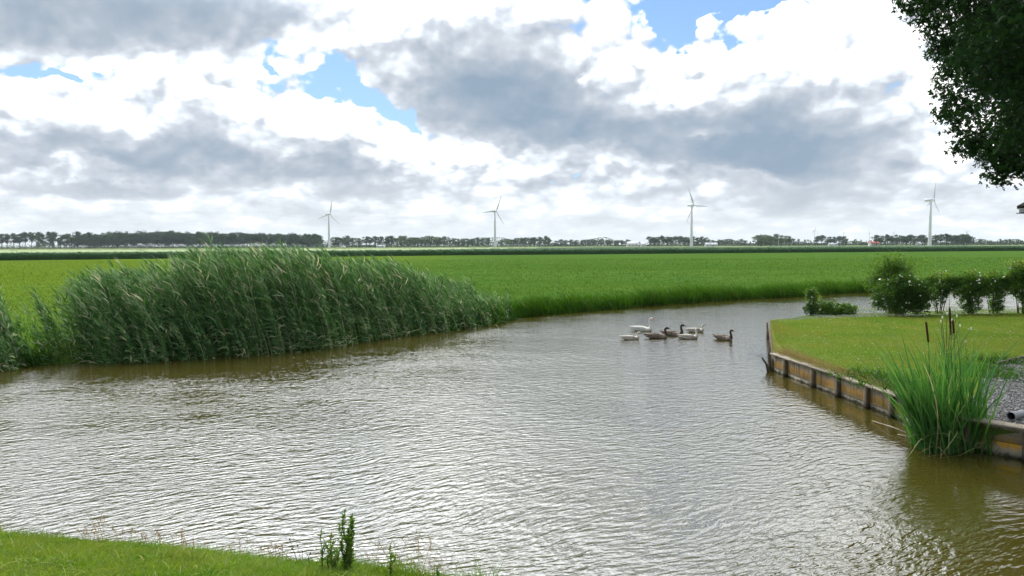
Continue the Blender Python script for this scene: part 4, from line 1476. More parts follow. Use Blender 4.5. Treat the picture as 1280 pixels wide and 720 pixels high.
row(386, 396, 7, 'round', False, 289.0, 1195, 'tall_tree', 'slightly taller dark tree rising from the wood just left of the first turbine', 'taller trees by the first turbine', .5, 1.0)
row(418, 452, 6.0, 'round', False, 294.2, 1180, 'dark_tree', 'dark rounded tree just right of the first turbine', 'dark trees right of the first turbine')
row(457, 495, 6.6, 'open', False, 293.2, 1180, 'row_tree', 'loose dark tree with gaps, above the pale shed', 'open dark trees above the pale shed', 1.0, 1.2)
row(500, 562, 6.2, 'round', True, 294.0, 1200, 'pale_tree', 'pale green loose tree midway between the first two turbines', 'pale green trees between the first two turbines', .9, 1.3)
row(470, 604, 7.0, 'bush', False, 300.5, 1260, 'low_tree', 'low dark tree filling in below the pale row', 'low dark trees below the pale row', .8, .8)
row(566, 612, 6.4, 'round', False, 296.2, 1200, 'rounded_tree', 'grey green rounded tree just left of the second turbine', 'rounded trees left of the second turbine')
row(628, 640, 6.0, 'round', True, 297.0, 1200, 'rounded_tree', 'paler rounded tree just right of the second turbine', 'paler trees right of the second turbine')
row(646, 690, 6.0, 'round', False, 295.0, 1150, 'dark_tree', 'dark full tree of the clump right of the second turbine', 'dark clump right of the second turbine', 1.3)
row(694, 786, 6.4, 'round', False, 298.3, 1250, 'low_tree', 'lower dark tree in the line between second turbine and white barn', 'low line of trees left of the white barn', 1.0, 1.15)
row(770, 785, 7.0, 'bush', False, 299.0, 1120, 'dark_bush', 'dark bushy tree hard against the left end of the white barn', 'bushy trees left of the barn', .6, .8)
far_tree('dark_bush', 'bush', False, 800, 300.5, 1120, 'small dark bushy tree between the white barn and the lean-to shed', None, .9)
row(812, 886, 5.4, 'open', False, 294.2, 1050, 'row_tree', 'tall dark row tree behind the third turbine', 'tall row behind the third turbine', 1.0, 1.25)
row(812, 886, 7.0, 'bush', False, 300.8, 1080, 'low_tree', 'low shrubby growth under the row behind the third turbine', 'low growth behind the third turbine', .6, .7, 'shrub')
row(892, 934, 6.0, 'round', False, 298.6, 1200, 'dark_tree', 'dark low tree of the wood right of the third turbine', 'dark wood right of the third turbine', .8, 1.1)
far_tree('small_tree', 'bush', False, 938, 301.5, 1200, 'lone small tree at the right end of the wood past the third turbine', None, .8)
row(948, 970, 5.4, 'round', True, 292.0, 1000, 'pale_tree', 'pale tall tree in the clump left of the thin mast', 'pale clump left of the mast', .7, 1.35)
row(976, 988, 5.4, 'open', True, 292.5, 1000, 'pale_tree', 'pale tall tree in the pair right of the thin mast', 'pale pair right of the mast', .7, 1.35)
row(950, 1020, 7.0, 'bush', False, 298.5, 1060, 'dark_bush', 'low dark bush under the pale tall clumps near the thin mast', 'low dark bushes near the mast', 1.0, .8, 'shrub')
row(1022, 1060, 5.6, 'open', False, 294.0, 1000, 'row_tree', 'dark row tree between the first two tiny far turbines', 'dark row between the tiny turbines', .7, 1.25)
far_tree('dark_bush', 'bush', False, 1057, 297, 980, 'dark round tree at the right end of that dark row', None, .9)
row(1070, 1094, 6.5, 'bush', True, 298.5, 1050, 'low_tree', 'low pale tree behind the red roofed farmhouse', 'low pale trees by the farmhouse', 1.0, .8)
row(1096, 1156, 5.8, 'open', False, 292.0, 950, 'row_tree', 'dark tall row tree left of the fourth turbine', 'tall row left of the fourth turbine', 1.0, 1.35)
row(1170, 1214, 5.6, 'open', False, 291.3, 950, 'row_tree', 'dark tall row tree right of the fourth turbine', 'tall row right of the fourth turbine', .9, 1.4)
row(1196, 1216, 6.0, 'round', False, 293.0, 960, 'dark_tree', 'dense dark tree closing the row right of the fourth turbine', 'dense end of the row by the fourth turbine', .6, .9)
row(1098, 1214, 9.0, 'bush', False, 299.0, 990, 'dark_bush', 'low dark bush below the rows either side of the fourth turbine', 'low bushes by the fourth turbine', 1.0, .7, 'shrub')
far_tree('lone_bush', 'bush', False, 1225, 298.3, 1000, 'small dark lone tree in the gap right of the long row', None, .9)
far_tree('pale_bush', 'bush', True, 1238, 299.2, 1100, 'smaller pale tree beside the dark lone tree', None, .8)
row(1249, 1300, 7.0, 'bush', False, 297.8, 1000, 'dark_bush', 'dark bushy tree at the far right end of the horizon', 'bushy trees at the far right', .8, .85)


# the tree whose branches hang into the picture at the upper right
def near_tree():
    base = Vector((20.6, 24.5, LZ - .03))
    t = empty('broadleaf_tree', base, 'large dark leafy tree hanging into the upper right corner', 'tree')
    C = np.array([20.9, 24.2, 11.9]) - np.array(base)
    Rr = np.array([8.9, 7.6, 8.4])
    tb = MB()
    tb.tube([(0, 0, -.2), (0.02, 0, .3), (.0, .05, 2), (.1, .0, 5), (.15, -.1, 9), (.3, 0, 13), (.3, .1, 16.5)], [.62, .45, .38, .33, .25, .15, .05], 14)
    limbs = []
    tips = []
    for k in range(46):
        a = k * 2.399 + random.uniform(-.3, .3)
        zf = random.uniform(-.85, .85)
        u = np.array([math.cos(a) * math.sqrt(1 - zf * zf), math.sin(a) * math.sqrt(1 - zf * zf), zf])
        e = C + u * Rr * random.uniform(.72, .92)
        z0 = max(2.6, min(14, e[2] - random.uniform(1.0, 3.5)))
        o = np.array([.1, 0, z0])
        mid = (o + e) / 2 + np.array([0, 0, .5]) + np.array([random.uniform(-.5, .5), random.uniform(-.5, .5), random.uniform(-.3, .5)])
        pts = catmull([o, o * .65 + mid * .35 + np.array([0, 0, .2]), mid, e], 3)
        limbs.append((pts, np.linspace(.13, .015, len(pts))))
        for q in (.55, .75, .9, 1.0):
            tips.append(pts[int(q * (len(pts) - 1))])
    # branches and sprigs that make the outline seen against the sky
    SPR = [(1128, 6, 24), (1140, 16, 24), (1152, 4, 23.5), (1160, 12, 24.5), (1149, 30, 24), (1168, 34, 24.2), (1160, 46, 24), (1176, 58, 23.6), (1166, 66, 23.8), (1184, 80, 24), (1178, 96, 24),
           (1172, 118, 24), (1176, 142, 23.6), (1190, 150, 24.3), (1186, 128, 24), (1204, 136, 23.7), (1192, 168, 24), (1204, 178, 24), (1200, 192, 23.8), (1210, 186, 24), (1218, 172, 24), (1226, 188, 24),
           (1240, 190, 23.8), (1236, 206, 24), (1246, 200, 24.2), (1250, 214, 24), (1240, 224, 24), (1256, 206, 23.7), (1262, 214, 24), (1274, 208, 24), (1283, 214, 24), (1280, 196, 24), (1264, 190, 24), (1248, 228, 24), (1292, 200, 24)]
    extra = []
    for px, py, y in SPR:
        p = np.array(at_d(px + 4, py - 3, y)) - np.array(base)
        extra.append(p)
        root = C + (p - C) * .62 + np.array([0, 0, .4])
        limbs.append((np.array([root, (root + p) / 2 + np.array([0, 0, .15]), p]), np.array([.035, .02, .008])))
    for pts, rr in limbs:
        tb.tube(pts, rr, 6, cap=False)
    tb.build('trunk', M['bark'], t, True)
    # leaf clusters: lumpy shell and inside
    cl = []
    ncl = 2600
    u = norm(rng.normal(size=(ncl * 3, 3)))
    rad = rng.uniform(.30, 1.0, len(u)) ** .55
    lump = .80 + .34 * vnoise(u[:, 0] * 3.2 + 9, u[:, 2] * 3.2 + u[:, 1] * 2.1 + 7, 71)
    P = C + u * Rr * (rad * lump)[:, None]
    # more clusters where the photograph looks
    w = np.where((u[:, 0] < .25) & (u[:, 2] < .55), 1.0, .33)
    P = P[rng.random(len(P)) < w][:ncl]
    gap = vnoise(P[:, 0] * 1.05 + 40, P[:, 2] * 1.05 + P[:, 1] * .5 + 40, 77)
    rn = np.linalg.norm((P - C) / Rr, axis=1)
    P = P[(gap > .29) | (rn < .55)]
    pj = project(P + np.array(base))
    lim = np.interp(pj[:, 1], [-400, -60, 0, 25, 60, 90, 110, 150, 170, 185, 200, 215, 235], [1050, 1095, 1140, 1170, 1176, 1186, 1178, 1182, 1202, 1212, 1238, 1262, 1400])
    P = P[(pj[:, 0] > lim + 16) | (pj[:, 1] < -200)]
    cen = np.concatenate([P, np.array(tips), np.array(extra), np.array(extra)])
    sig = np.concatenate([np.full(len(P), .38), np.full(len(tips), .38), np.full(len(extra), .17), np.full(len(extra), .25)])
    per = np.concatenate([np.full(len(P), 58), np.full(len(tips), 44), np.full(len(extra), 34), np.full(len(extra), 20)]).astype(int)
    idx = np.repeat(np.arange(len(cen)), per)
    pos = cen[idx] + np.clip(rng.normal(size=(len(idx), 3)), -1.7, 1.7) * sig[idx][:, None] * np.array([1, 1, .7])
    cv = rng.normal(.45, .16, len(cen))
    V, Q = lobed_leaves(pos, rng.uniform(.10, .175, len(pos)))
    np_obj('crown', V, [Q], M['crown'], t, np.repeat(np.clip(cv[idx] + rng.normal(0, .14, len(idx)), 0, 1), 12))
    return t


near_tree()


# ------------------------------------------------------------------ shrubs along the far side of the lawn
def flower_proto():
    q = MB()
    for k in range(5):
        a = k * 1.2566
        c, s_ = math.cos(a), math.sin(a)
        V = [(0, 0, 0), (c * .6 - s_ * .45, s_ * .6 + c * .45, .25), (c * 1.1, s_ * 1.1, .3), (c * .6 + s_ * .45, s_ * .6 - c * .45, .25)]
        q.add(V, [(0, 1, 2, 3)])
    o = q.build('flower_head', M['flower'])
    me = o.data
    bpy.data.objects.remove(o)
    return me


FLOWER = flower_proto()


def shrub(name, base, lobes, label, stems, leaf=.05, per=420, mat='shrub', flowers=0, fsize=.055, backlit_tint=None, cat='shrub', fz=.35):
    """lobes: (dx, dy, z, rx, ry, rz) relative to the base"""
    t = empty(name, base, label, cat)
    P, cv = [], []
    for (dx, dy, z, rx, ry, rz) in lobes:
        m = int(per * 3.5 * (rx * ry * rz) ** .5 / .25)
        u = norm(rng.normal(size=(m, 3)))
        rr = rng.random(m) ** .42
        lump = .72 + .55 * vnoise(u[:, 0] * 3 + dx * 9, u[:, 2] * 3 + u[:, 1] * 2 + z * 5, 81)
        P.append(np.array([dx, dy, z]) + u * np.array([rx, ry, rz]) * (rr * lump)[:, None])
        cv.append(np.full(m, rng.normal(.45, .1)))
    P, cv = np.concatenate(P), np.concatenate(cv)
    P[:, 2] = np.maximum(P[:, 2], .02)
    # leaves sit in small sprays, with gaps between
    g = vnoise(P[:, 0] * 7 + P[:, 1] * 3, P[:, 2] * 7 + P[:, 1] * 4, 83)
    k = g > .33
    P, cv = P[k], cv[k]
    V, Q = leaf_quads(P, rng.uniform(.8, 1.6, len(P)) * leaf * 1.15, .55)
    top = np.clip((P[:, 2] / max(P[:, 2].max(), .1) - .75) * (backlit_tint or 0) * 3, 0, .5)  # backlit rim put into the colour: upper leaves turn yellow-green
    np_obj('foliage', V, [Q], M[mat], t, np.repeat(np.clip(cv + rng.normal(0, .17, len(P)) + top * (rng.random(len(P)) < .5), 0, 1), 4))
    q = MB()
    for k in range(stems):
        L = lobes[k % len(lobes)]
        e = np.array([L[0] + random.uniform(-.5, .5) * L[3], L[1] + random.uniform(-.4, .4) * L[4], L[2] + L[5] * random.uniform(.1, .8)])
        b0 = np.array([e[0] * .25 + random.uniform(-.08, .08), e[1] * .2, -.05])
        q.tube(catmull([b0, b0 * .5 + e * .5 + np.array([0, 0, .1]), e], 3), np.linspace(.016, .004, 7), 6, cap=False)
    q.build('stems', M['stem'], t, True)
    for k in range(flowers):
        L = lobes[random.randrange(len(lobes))]
        for _ in range(40):
            u = norm(rng.normal(size=3))
            if u[1] < .35 and u[2] > -.6:
                break
        p = np.array(L[:3]) + u * np.array(L[3:]) * random.uniform(.8, 1.05)
        if p[2] < fz:
            continue
        o = bpy.data.objects.new('flower_head', FLOWER)
        COL.objects.link(o)
        o.parent = t
        o.location = p
        o.rotation_euler = (random.uniform(-.3, 1.7), random.uniform(-.5, .5), random.uniform(-.8, .8))
        o.scale = [fsize * random.uniform(.7, 1.3)] * 3
    return t


b = at(1118, 391, LZ)
t = shrub('willow_shrub', b, [(-.30, .2, 1.55, .62, .5, .70), (.28, .1, 1.55, .50, .4, .60), (-.05, 0, 1.95, .52, .4, .50), (-.80, .1, 1.15, .36, .3, .45), (.1, .1, 1.0, .75, .5, .6)],
          'tall willowy shrub rising above the meadow line, with thin upright shoots', 12, .070, 190, 'willow')
s = Soup()
n = 260
n = 420
P = np.stack([rng.normal(-.08, .55, n), rng.normal(.1, .3, n), rng.uniform(.9, 2.05, n)], 1)
Dl = norm(np.stack([rng.normal(-.05, .28, n) + P[:, 0] * .3, rng.normal(0, .2, n), np.ones(n)], 1))
Ls = rng.uniform(.35, .80, n) * np.interp(np.abs(P[:, 0]), [0, 1], [1, .6])
V, Q, R = ribbons(P, Dl, np.stack([rng.normal(0, .12, n), np.zeros(n), np.full(n, -.08)], 1), Ls, .007, 3, prof=lambda t: 1 - .7 * t, var=rng.random(n))
s.add(V, Q, R)
for k in range(9):
    f = rng.uniform(.15, 1, n)
    pos = P + Ls[:, None] * Dl * f[:, None]
    dd = norm(np.stack([rng.normal(0, .6, n), rng.normal(0, .5, n), rng.uniform(.1, 1, n)], 1))
    V, Q, R = ribbons(pos, dd, np.array([0, 0, -.3]), rng.uniform(.05, .11, n), .020, 2, var=rng.random(n))
    s.add(V, Q, R)
s.build('shoots', M['willow'], t)

b = at(1124, 393, LZ)
shrub('rose_bush', b, [(-.55, -.1, .85, .60, .5, .66), (.25, -.15, .85, .72, .5, .74), (.85, -.05, .85, .52, .4, .55), (.75, -.05, .45, .50, .4, .45), (-.1, -.2, 1.25, .55, .4, .40), (-.85, 0, .55, .32, .3, .4), (.15, 0, .35, .7, .4, .35)],
      'full dark rose bush with many cream blooms in front of the willow shrub', 10, .058, 520, 'shrub', 62, .040)
b = at(1176, 391, LZ)
shrub('rose_shrub', b, [(0, 0, 1.30, .62, .4, .42), (-.42, 0, 1.15, .40, .3, .40), (.45, 0, 1.15, .44, .3, .44), (.1, 0, .75, .22, .22, .5), (-.25, 0, .6, .16, .2, .4)],
      'open rose shrub on bare stems, water showing beneath, beside the full bush', 7, .055, 430, 'shrub', 34, .040, backlit_tint=.8, fz=.6)
b = at(1213, 391.5, LZ)
shrub('rose_shrub', b, [(0, 0, 1.30, .60, .4, .48), (-.40, 0, 1.10, .42, .35, .50), (.42, 0, 1.10, .42, .3, .50), (.05, 0, .75, .48, .3, .45), (0, 0, .40, .55, .35, .40)],
      'rounded rose shrub with leafy skirt, second from the frame edge side of the open one', 8, .055, 470, 'shrub', 30, .040, backlit_tint=.9)
b = at(1243, 391, LZ)
shrub('rose_shrub', b, [(0, 0, 1.28, .55, .35, .46), (.38, 0, 1.15, .42, .3, .5), (-.35, 0, 1.1, .36, .25, .45), (.1, 0, .65, .36, .3, .5), (.1, 0, .3, .34, .3, .3)],
      'narrow rose shrub with yellow backlight painted on its top, standing just left of the tallest one', 6, .055, 430, 'shrub', 22, .040, backlit_tint=1.3)
b = at(1277, 391, LZ)
shrub('rose_shrub', b, [(-.1, 0, 1.65, .62, .45, .58), (.35, 0, 1.45, .70, .45, .6), (-.35, 0, 1.2, .45, .35, .5), (.1, 0, .9, .50, .35, .5), (.2, 0, .45, .3, .3, .45)],
      'tallest rose shrub, standing at the right edge of the picture', 8, .058, 470, 'shrub', 18, .040, backlit_tint=1.0)
b = at(1322, 391, LZ)
shrub('rose_shrub', b, [(-.1, 0, 1.3, .55, .45, .6), (.35, 0, 1.1, .60, .45, .6), (.0, 0, .6, .50, .35, .5)],
      'rose shrub beyond the right edge of the picture', 8, .058, 400, 'shrub', 8, .05, backlit_tint=.8)
b = at(1014, 393.5, LZ)
shrub('small_rose_bush', b, [(-.08, 0, .92, .28, .22, .34), (.08, 0, .60, .36, .25, .40), (.0, 0, .28, .36, .25, .28)],
      'small upright rose bush with pale blooms at the water corner of the lawn', 5, .05, 420, 'shrub', 20, .045, fz=.2)
b = at(1040, 393, LZ)
shrub('low_weeds', b, [(-.45, 0, .26, .5, .3, .36), (.1, 0, .22, .5, .3, .30), (.6, 0, .18, .45, .3, .24)],
      'low dark weeds between the small rose bush and the full one', 6, .06, 480, 'shrub', 0, cat='weeds')
# thin dock-like stalks in those weeds
for k, (px, h, lab) in enumerate(((1048, .62, 'thin leaning weed stalk left of the full rose bush, taller of the two'), (1058, .50, 'shorter weed stalk nearest the full rose bush'))):
    p = at(px, 392.5, LZ)
    t = empty('weed_stalk', p, lab, 'weed', 'weed stalks by the water')
    q = MB()
    q.tube([(0, 0, -.03), (-.04, 0, h * .5), (-.14, 0, h)], [.010, .008, .004], 6)
    q.build('stem', M['stem'], t, True)
    n = 34
    f = rng.uniform(.15, 1, n)
    P = np.stack([-.14 * f ** 1.5, np.zeros(n), f * h], 1)
    V, Q, R = ribbons(P, norm(np.stack([rng.normal(0, 1, n), rng.normal(0, .7, n), rng.uniform(0, 1, n)], 1)), np.array([0, 0, -.3]), rng.uniform(.05, .13, n), .03, 2, var=rng.random(n))
    np_obj('leaves', V, [Q], M['weed'], t, R)


# ------------------------------------------------------------------ cattails in the water
def cattails():
    base = at(1192, 564, 0.0)
    t = empty('cattail_clump', base, 'green cattail clump with brown heads growing before the board wall', 'cattails')
    s = Soup()

    def clump(n, x0, x1, y0, y1, hmin, hmax, lean=-.10, w=(.019, .036), spread=.06):
        P = np.stack([rng.uniform(x0, x1, n), rng.uniform(y0, y1, n), np.full(n, -.12)], 1)
        mid = (x0 + x1) / 2
        out = (P[:, 0] - mid) / max(.01, (x1 - x0) / 2)
        h = rng.uniform(hmin, hmax, n) * np.where(rng.random(n) < .3, rng.uniform(.5, .85, n), 1)
        Dl = norm(np.stack([lean * .6 + out * spread + rng.normal(0, .09, n), rng.normal(-.04, .12, n), np.ones(n)], 1))
        Bl = np.stack([lean * .9 + rng.normal(0, .16, n) + out * .08, rng.normal(-.05, .14, n), -rng.uniform(.02, .22, n)], 1)
        var = np.clip(rng.beta(2, 2.2, n) * .9 + (rng.random(n) < .04) * .55, 0, 1)
        V, Q, R = ribbons(P, Dl, Bl, h, rng.uniform(*w, n), 7, prof=lambda q: (1 - q ** 3.5) * (.9 + .2 * q), var=var)
        s.add(V, Q, R)
    clump(240, -.50, .50, -.10, .55, 1.35, 2.15)
    clump(95, -.50, .10, -.15, .4, 1.0, 1.7, -.20)
    clump(60, -.40, .35, .0, .5, 2.1, 2.55, -.12)
    clump(90, -.5, .5, -.2, .3, .35, .9, -.05, (.010, .018), .22)
    clump(36, .46, .60, -.25, .1, .5, .95, -.05, (.012, .020), .15)
    clump(14, .80, .88, -.25, -.1, .35, .6, .0, (.012, .018), .1)
    # bent and yellowed blades drooping to the water
    n = 46
    P = np.stack([rng.uniform(-.5, .8, n), rng.uniform(-.25, .3, n), rng.uniform(.0, .3, n)], 1)
    Dl = norm(np.stack([rng.normal(-.1, .6, n), rng.normal(-.3, .3, n), rng.uniform(.5, 1.0, n)], 1))
    Bl = np.stack([rng.normal(0, .4, n), rng.normal(-.2, .2, n), rng.uniform(-1.2, -.6, n)], 1)
    V, Q, R = ribbons(P, Dl, Bl, rng.uniform(.4, .9, n), rng.uniform(.010, .018, n), 7, prof=lambda q: 1 - q ** 3, var=np.where(rng.random(n) < .6, .92 + .08 * rng.random(n), rng.random(n)))
    V[:, 2] = np.maximum(V[:, 2], .012)
    s.add(V, Q, R)
    s.build('leaves', M['cattail'], t)
    # the brown heads on their stems
    for (px, pt, pb, dy) in ((1158.5, 402, 428, .15), (1188, 384, 420, .2), (1192, 400, 417, .32)):
        yy = base.y + dy
        a, b_ = at_d(px - 1, pt, yy) - base, at_d(px + (2 if px < 1170 else .5), pb, yy) - base
        foot = Vector((b_.x + .06, dy, -.1))
        q = MB()
        q.tube([tuple(foot), tuple((foot + b_) / 2 + Vector((.03, 0, 0))), tuple(b_), tuple(a), tuple(a + (a - b_) * .35)], [.008, .007, .006, .005, .003], 6)
        q.build('flower_stem', M['cattail'], t, True)
        q = MB()
        d = a - b_
        q.tube([tuple(b_ + d * f) for f in (0, .03, .1, .5, .9, .97, 1.0)], [.005, .012, .016, .017, .016, .012, .004], 12)
        q.build('seed_head', M['head_brown'], t, True)
    return t


cattails()
# a thistle-like weed with pale buds behind the cattails
p = at(1186, 505, LZ)
t = empty('thistle', (p.x, p.y + .1, LZ), 'thistle with small pale buds rising behind the cattails', 'thistle')
q = MB()
ends = []
for (px, py) in ((1178, 398), (1184, 393), (1190, 401), (1176, 403), (1200, 408), (1214, 412), (1207, 428), (1196, 396)):
    e = at_d(px, py, p.y + .1) - Vector((p.x, p.y + .1, LZ))
    ends.append(e)
    q.tube(catmull([(0, 0, -.05), (e.x * .25, 0, e.z * .5), (e.x * .7, .02, e.z * .85), tuple(e)], 3), np.linspace(.009, .003, 10), 6)
q.build('stem', M['stem'], t, True)
for e in ends:
    q = MB()
    q.tube([tuple(e + Vector((0, 0, z))) for z in (-.012, 0, .018, .034, .040)], [.004, .010, .012, .010, .003], 8)
    q.build('bud', M['flower'], t, True)
n = 60
f = rng.uniform(.1, .8, n)
P = np.stack([rng.normal(0, .03, n) + f * .04, rng.normal(0, .03, n), f * 1.2], 1)
V, Q, R = ribbons(P, norm(np.stack([rng.normal(0, 1, n), rng.normal(0, .7, n), rng.uniform(0, .8, n)], 1)), np.array([0, 0, -.3]), rng.uniform(.08, .2, n), .03, 3, var=rng.random(n))
np_obj('leaves', V, [Q], M['weed'], t, R)

# dead stalks lying on the water left of the cattails
for k, ((xa, ya), (xb, yb), lab) in enumerate((((1090, 526), (1136, 542), 'long pale dead stalk sloping into the water left of the cattails'),
                                                ((1122, 543), (1147, 550), 'short pale dead stalk floating nearest the cattails'))):
    a, b_ = at(xa, ya, .015), at(xb, yb, .02 if k != 0 else .10)
    q = MB()
    q.tube([tuple(a), tuple((a + b_) / 2 + Vector((0, 0, .012))), tuple(b_)], [.008, .013, .014], 7)
    tag(q.build('dead_stalk', M['cap'] if k < 2 else M['old_beam'], None, True), lab, 'stalk', 'dead stalks on the water')


# ------------------------------------------------------------------ weeds on the near bank
def mugwort(px, pb, pt, wpx, nst, label, leafy=1.0):
    g = at(px, pb, .34)
    y0 = min(g.y, float(np.interp(g.x, EDGE[:, 0], EDGE[:, 1])) - .12)
    z0 = float(near_z(np.array([g.x]), np.array([y0]))[0])
    x0 = (px - 640) / F_PX * y0
    t = empty('mugwort', (x0, y0, z0), label, 'weed', 'leafy weeds on the near bank')
    H = (pb - pt) * y0 / F_PX * 1.08
    Wd = wpx * y0 / F_PX
    q = MB()
    s = Soup()
    for k in range(nst):
        h = H * (1.0 if k == 0 else random.uniform(.45, .92))
        ex = random.gauss(0, .55) * Wd * (.3 if k == 0 else 1)
        ey_ = random.gauss(0, .05)
        wv = random.gauss(0, .02)
        pts = catmull([(ex * .25, ey_ * .3, -.03), (ex * .5 + wv, ey_ * .7, h * .4), (ex * .8 - wv, ey_, h * .75), (ex + wv, ey_, h)], 4)
        q.tube(pts, np.linspace(.006, .0018, len(pts)), 5)
        stv = random.gauss(0, .12)
        n = int(95 * leafy * h / .5)
        f = rng.random(n) ** .8
        P = np.stack([np.interp(f, np.linspace(0, 1, len(pts)), pts[:, c]) for c in range(3)], 1)
        dd = norm(np.stack([rng.normal(0, 1, n), rng.normal(0, 1, n), rng.uniform(.5, 2.2, n)], 1))
        Ln = rng.uniform(.03, .085, n) * (1.15 - .7 * f)
        V, Q, R = ribbons(P, dd, np.array([0, 0, -.25]), Ln, Ln * .20 + .0015, 3, prof=lambda u: math.sin(min(1, u * 1.02 + .08) * math.pi) ** .8, var=np.clip(rng.beta(2, 2.4, n) + .22 * (f > .7) * rng.random(n) + stv, 0, 1))
        s.add(V, Q, R)
    q.build('stem', M['stem'], t, True)
    s.build('leaves', M['weed'], t)
    return t


mugwort(427, 716, 640, 12, 9, 'tall bushy mugwort, the tallest weed on the foreground bank', 1.5)
mugwort(408, 714, 668, 22, 6, 'lower leafy weed leaning beside the tallest mugwort, on its left', 1.2)
mugwort(395, 716, 664, 9, 2, 'sparse broad leaved weed, leftmost of the foreground weeds', .7)
mugwort(484, 724, 684, 5, 3, 'small upright weed among the seed grasses, right of the mugwort', 1.0)
mugwort(546, 735, 704, 6, 3, 'tiny yellowish weed at the bottom edge, rightmost of the foreground weeds', .8)
# dark round seed heads on thin stems
HP = [(372, 682), (365, 686), (350, 686), (362, 674), (378, 690), (388, 692)]
g = at(372, 704, .3)
y0 = min(g.y, float(np.interp(g.x, EDGE[:, 0], EDGE[:, 1])) - .08)
t = empty('plantain', ((372 - 640) / F_PX * y0, y0, float(near_z(np.array([g.x]), np.array([y0]))[0])), 'thin stalks with dark round seed heads left of the leafy weeds', 'weed')
q = MB()
for px, py in HP:
    e = at_d(px, py, y0) - t.location
    q.tube([(e.x * .4, 0, -.02), (e.x * .7, 0, e.z * .6), tuple(e)], [.0025, .002, .0016], 5)
    h = MB()
    h.tube([tuple(e + Vector((0, 0, z))) for z in (-.008, -.004, .003, .009, .012)], [.002, .007, .008, .005, .001], 8)
    h.build('seed_head', M['head_brown'], t, True)
q.build('stem', M['stem'], t, True)


# ------------------------------------------------------------------ wind turbines
def loft_blade(mb, ang, L):
    """rotor blade from the hub at local origin: chord and twist change along the length (rotor axis = +x)"""
    secs = [(0, .45, .45, 0), (.04, .45, .44, .2), (.12, .95, .32, .45), (.22, 1.15, .24, .35), (.45, .82, .15, .18), (.7, .55, .09, .08), (.9, .34, .05, .03), (1.0, .08, .02, 0)]
    n = 10
    V = []
    ca, sa = math.cos(ang), math.sin(ang)
    for f, ch, th, tw in secs:
        for k in range(n):
            a = 2 * math.pi * k / n
            u, w = math.cos(a) * ch + ch * .25, math.sin(a) * th      # chordwise, thickness
            x = w * math.cos(tw) + u * math.sin(tw)
            y = u * math.cos(tw) - w * math.sin(tw)
            z = .7 + f * (L - .7)
            V.append((x + f * f * .5, y * ca + z * sa, -y * sa + z * ca))
    Q = [(j * n + k, j * n + (k + 1) % n, (j + 1) * n + (k + 1) % n, (j + 1) * n + k) for j in range(len(secs) - 1) for k in range(n)]
    T = [(0, k + 1, k) for k in range(1, n - 1)] + [((len(secs) - 1) * n, (len(secs) - 1) * n + k, (len(secs) - 1) * n + k + 1) for k in range(1, n - 1)]
    mb.add(V, Q, T)


def turbine(px, hub_y, hub_h, L, turn, theta, label, group=None, blades=True):
    D = (hub_h + .5 - CAM_H) * F_PX / (float(horizon(px)) - hub_y)
    p = at_d(px, 306, D)
    view = Vector((p.x, D)).normalized()
    a = math.atan2(-view.y, -view.x) + math.radians(turn)
    t = empty('wind_turbine', (p.x, D, .45), label, 'wind turbine', group, a)
    k = hub_h / 46.0
    q = MB()
    q.tube([(0, 0, -.3), (0, 0, .6), (0, 0, 12 * k), (0, 0, 30 * k), (0, 0, 44.6 * k)], [1.75 * k, 1.70 * k, 1.50 * k, 1.20 * k, .95 * k], 20)
    q.build('tower', M['turbine'], t, True)
    q = MB()
    q.tube([(-5.6 * k, 0, 46.0 * k), (-5.4 * k, 0, 46.0 * k), (-3 * k, 0, 46.05 * k), (0, 0, 46 * k), (1.6 * k, 0, 46 * k), (1.9 * k, 0, 46 * k)],
           np.array([(.5, .5), (1.15, 1.25), (1.45, 1.5), (1.5, 1.55), (1.3, 1.35), (1.0, 1.0)]) * k, 14)
    q.build('nacelle', M['turbine'], t, True)
    q = MB()
    q.tube([(1.95 * k, 0, 46 * k), (2.3 * k, 0, 46 * k), (3.1 * k, 0, 46 * k), (3.7 * k, 0, 46 * k), (3.95 * k, 0, 46 * k)], np.array([1.0, 1.05, .95, .55, .08]) * k, 14)
    q.build('hub', M['turbine'], t, True)
    for j in range(3):
        q = MB()
        loft_blade(q, math.radians(theta + j * 120), L)
        q.V[-1] = q.V[-1] * np.array([k, k, 1]) + np.array([2.7 * k, 0, 46 * k])
        q.build('blade', M['turbine'], t, True)
    return t


G = 'large wind turbines across the fields'
turbine(411.5, 267.8, 46, 22, 40, 11, 'leftmost large wind turbine, in front of the dense wood', G)
turbine(618.8, 264.0, 46, 22.5, 40, 23, 'second large wind turbine from the left, above rounded trees', G)
turbine(864.3, 256.8, 46, 23.0, 50, -28, 'third large wind turbine, nacelle seen at an angle before a tall tree row', G)
turbine(1162.0, 250.4, 46, 19.5, 70, 10, 'rightmost large wind turbine, rotor nearly edge on between dark rows', G)
G = 'tiny wind turbines on the skyline'
turbine(1018, 288.5, 60, 27, 55, 4, 'tiny far turbine left of the dark row, first of the small ones', G)
turbine(1054.5, 291.0, 60, 24, 55, 20, 'tiny far turbine above the right end of the dark row, second small one', G)
turbine(1086.5, 291.8, 60, 24, 55, -14, 'tiny far turbine above the red roofed farmhouse', G)
turbine(1117.0, 290.6, 60, 25, 55, 8, 'tiny far turbine above the trees left of the last large turbine', G)
turbine(1208.2, 290.5, 60, 24, 55, 60, 'tiny far turbine peeping over the trees right of the last large turbine', G)


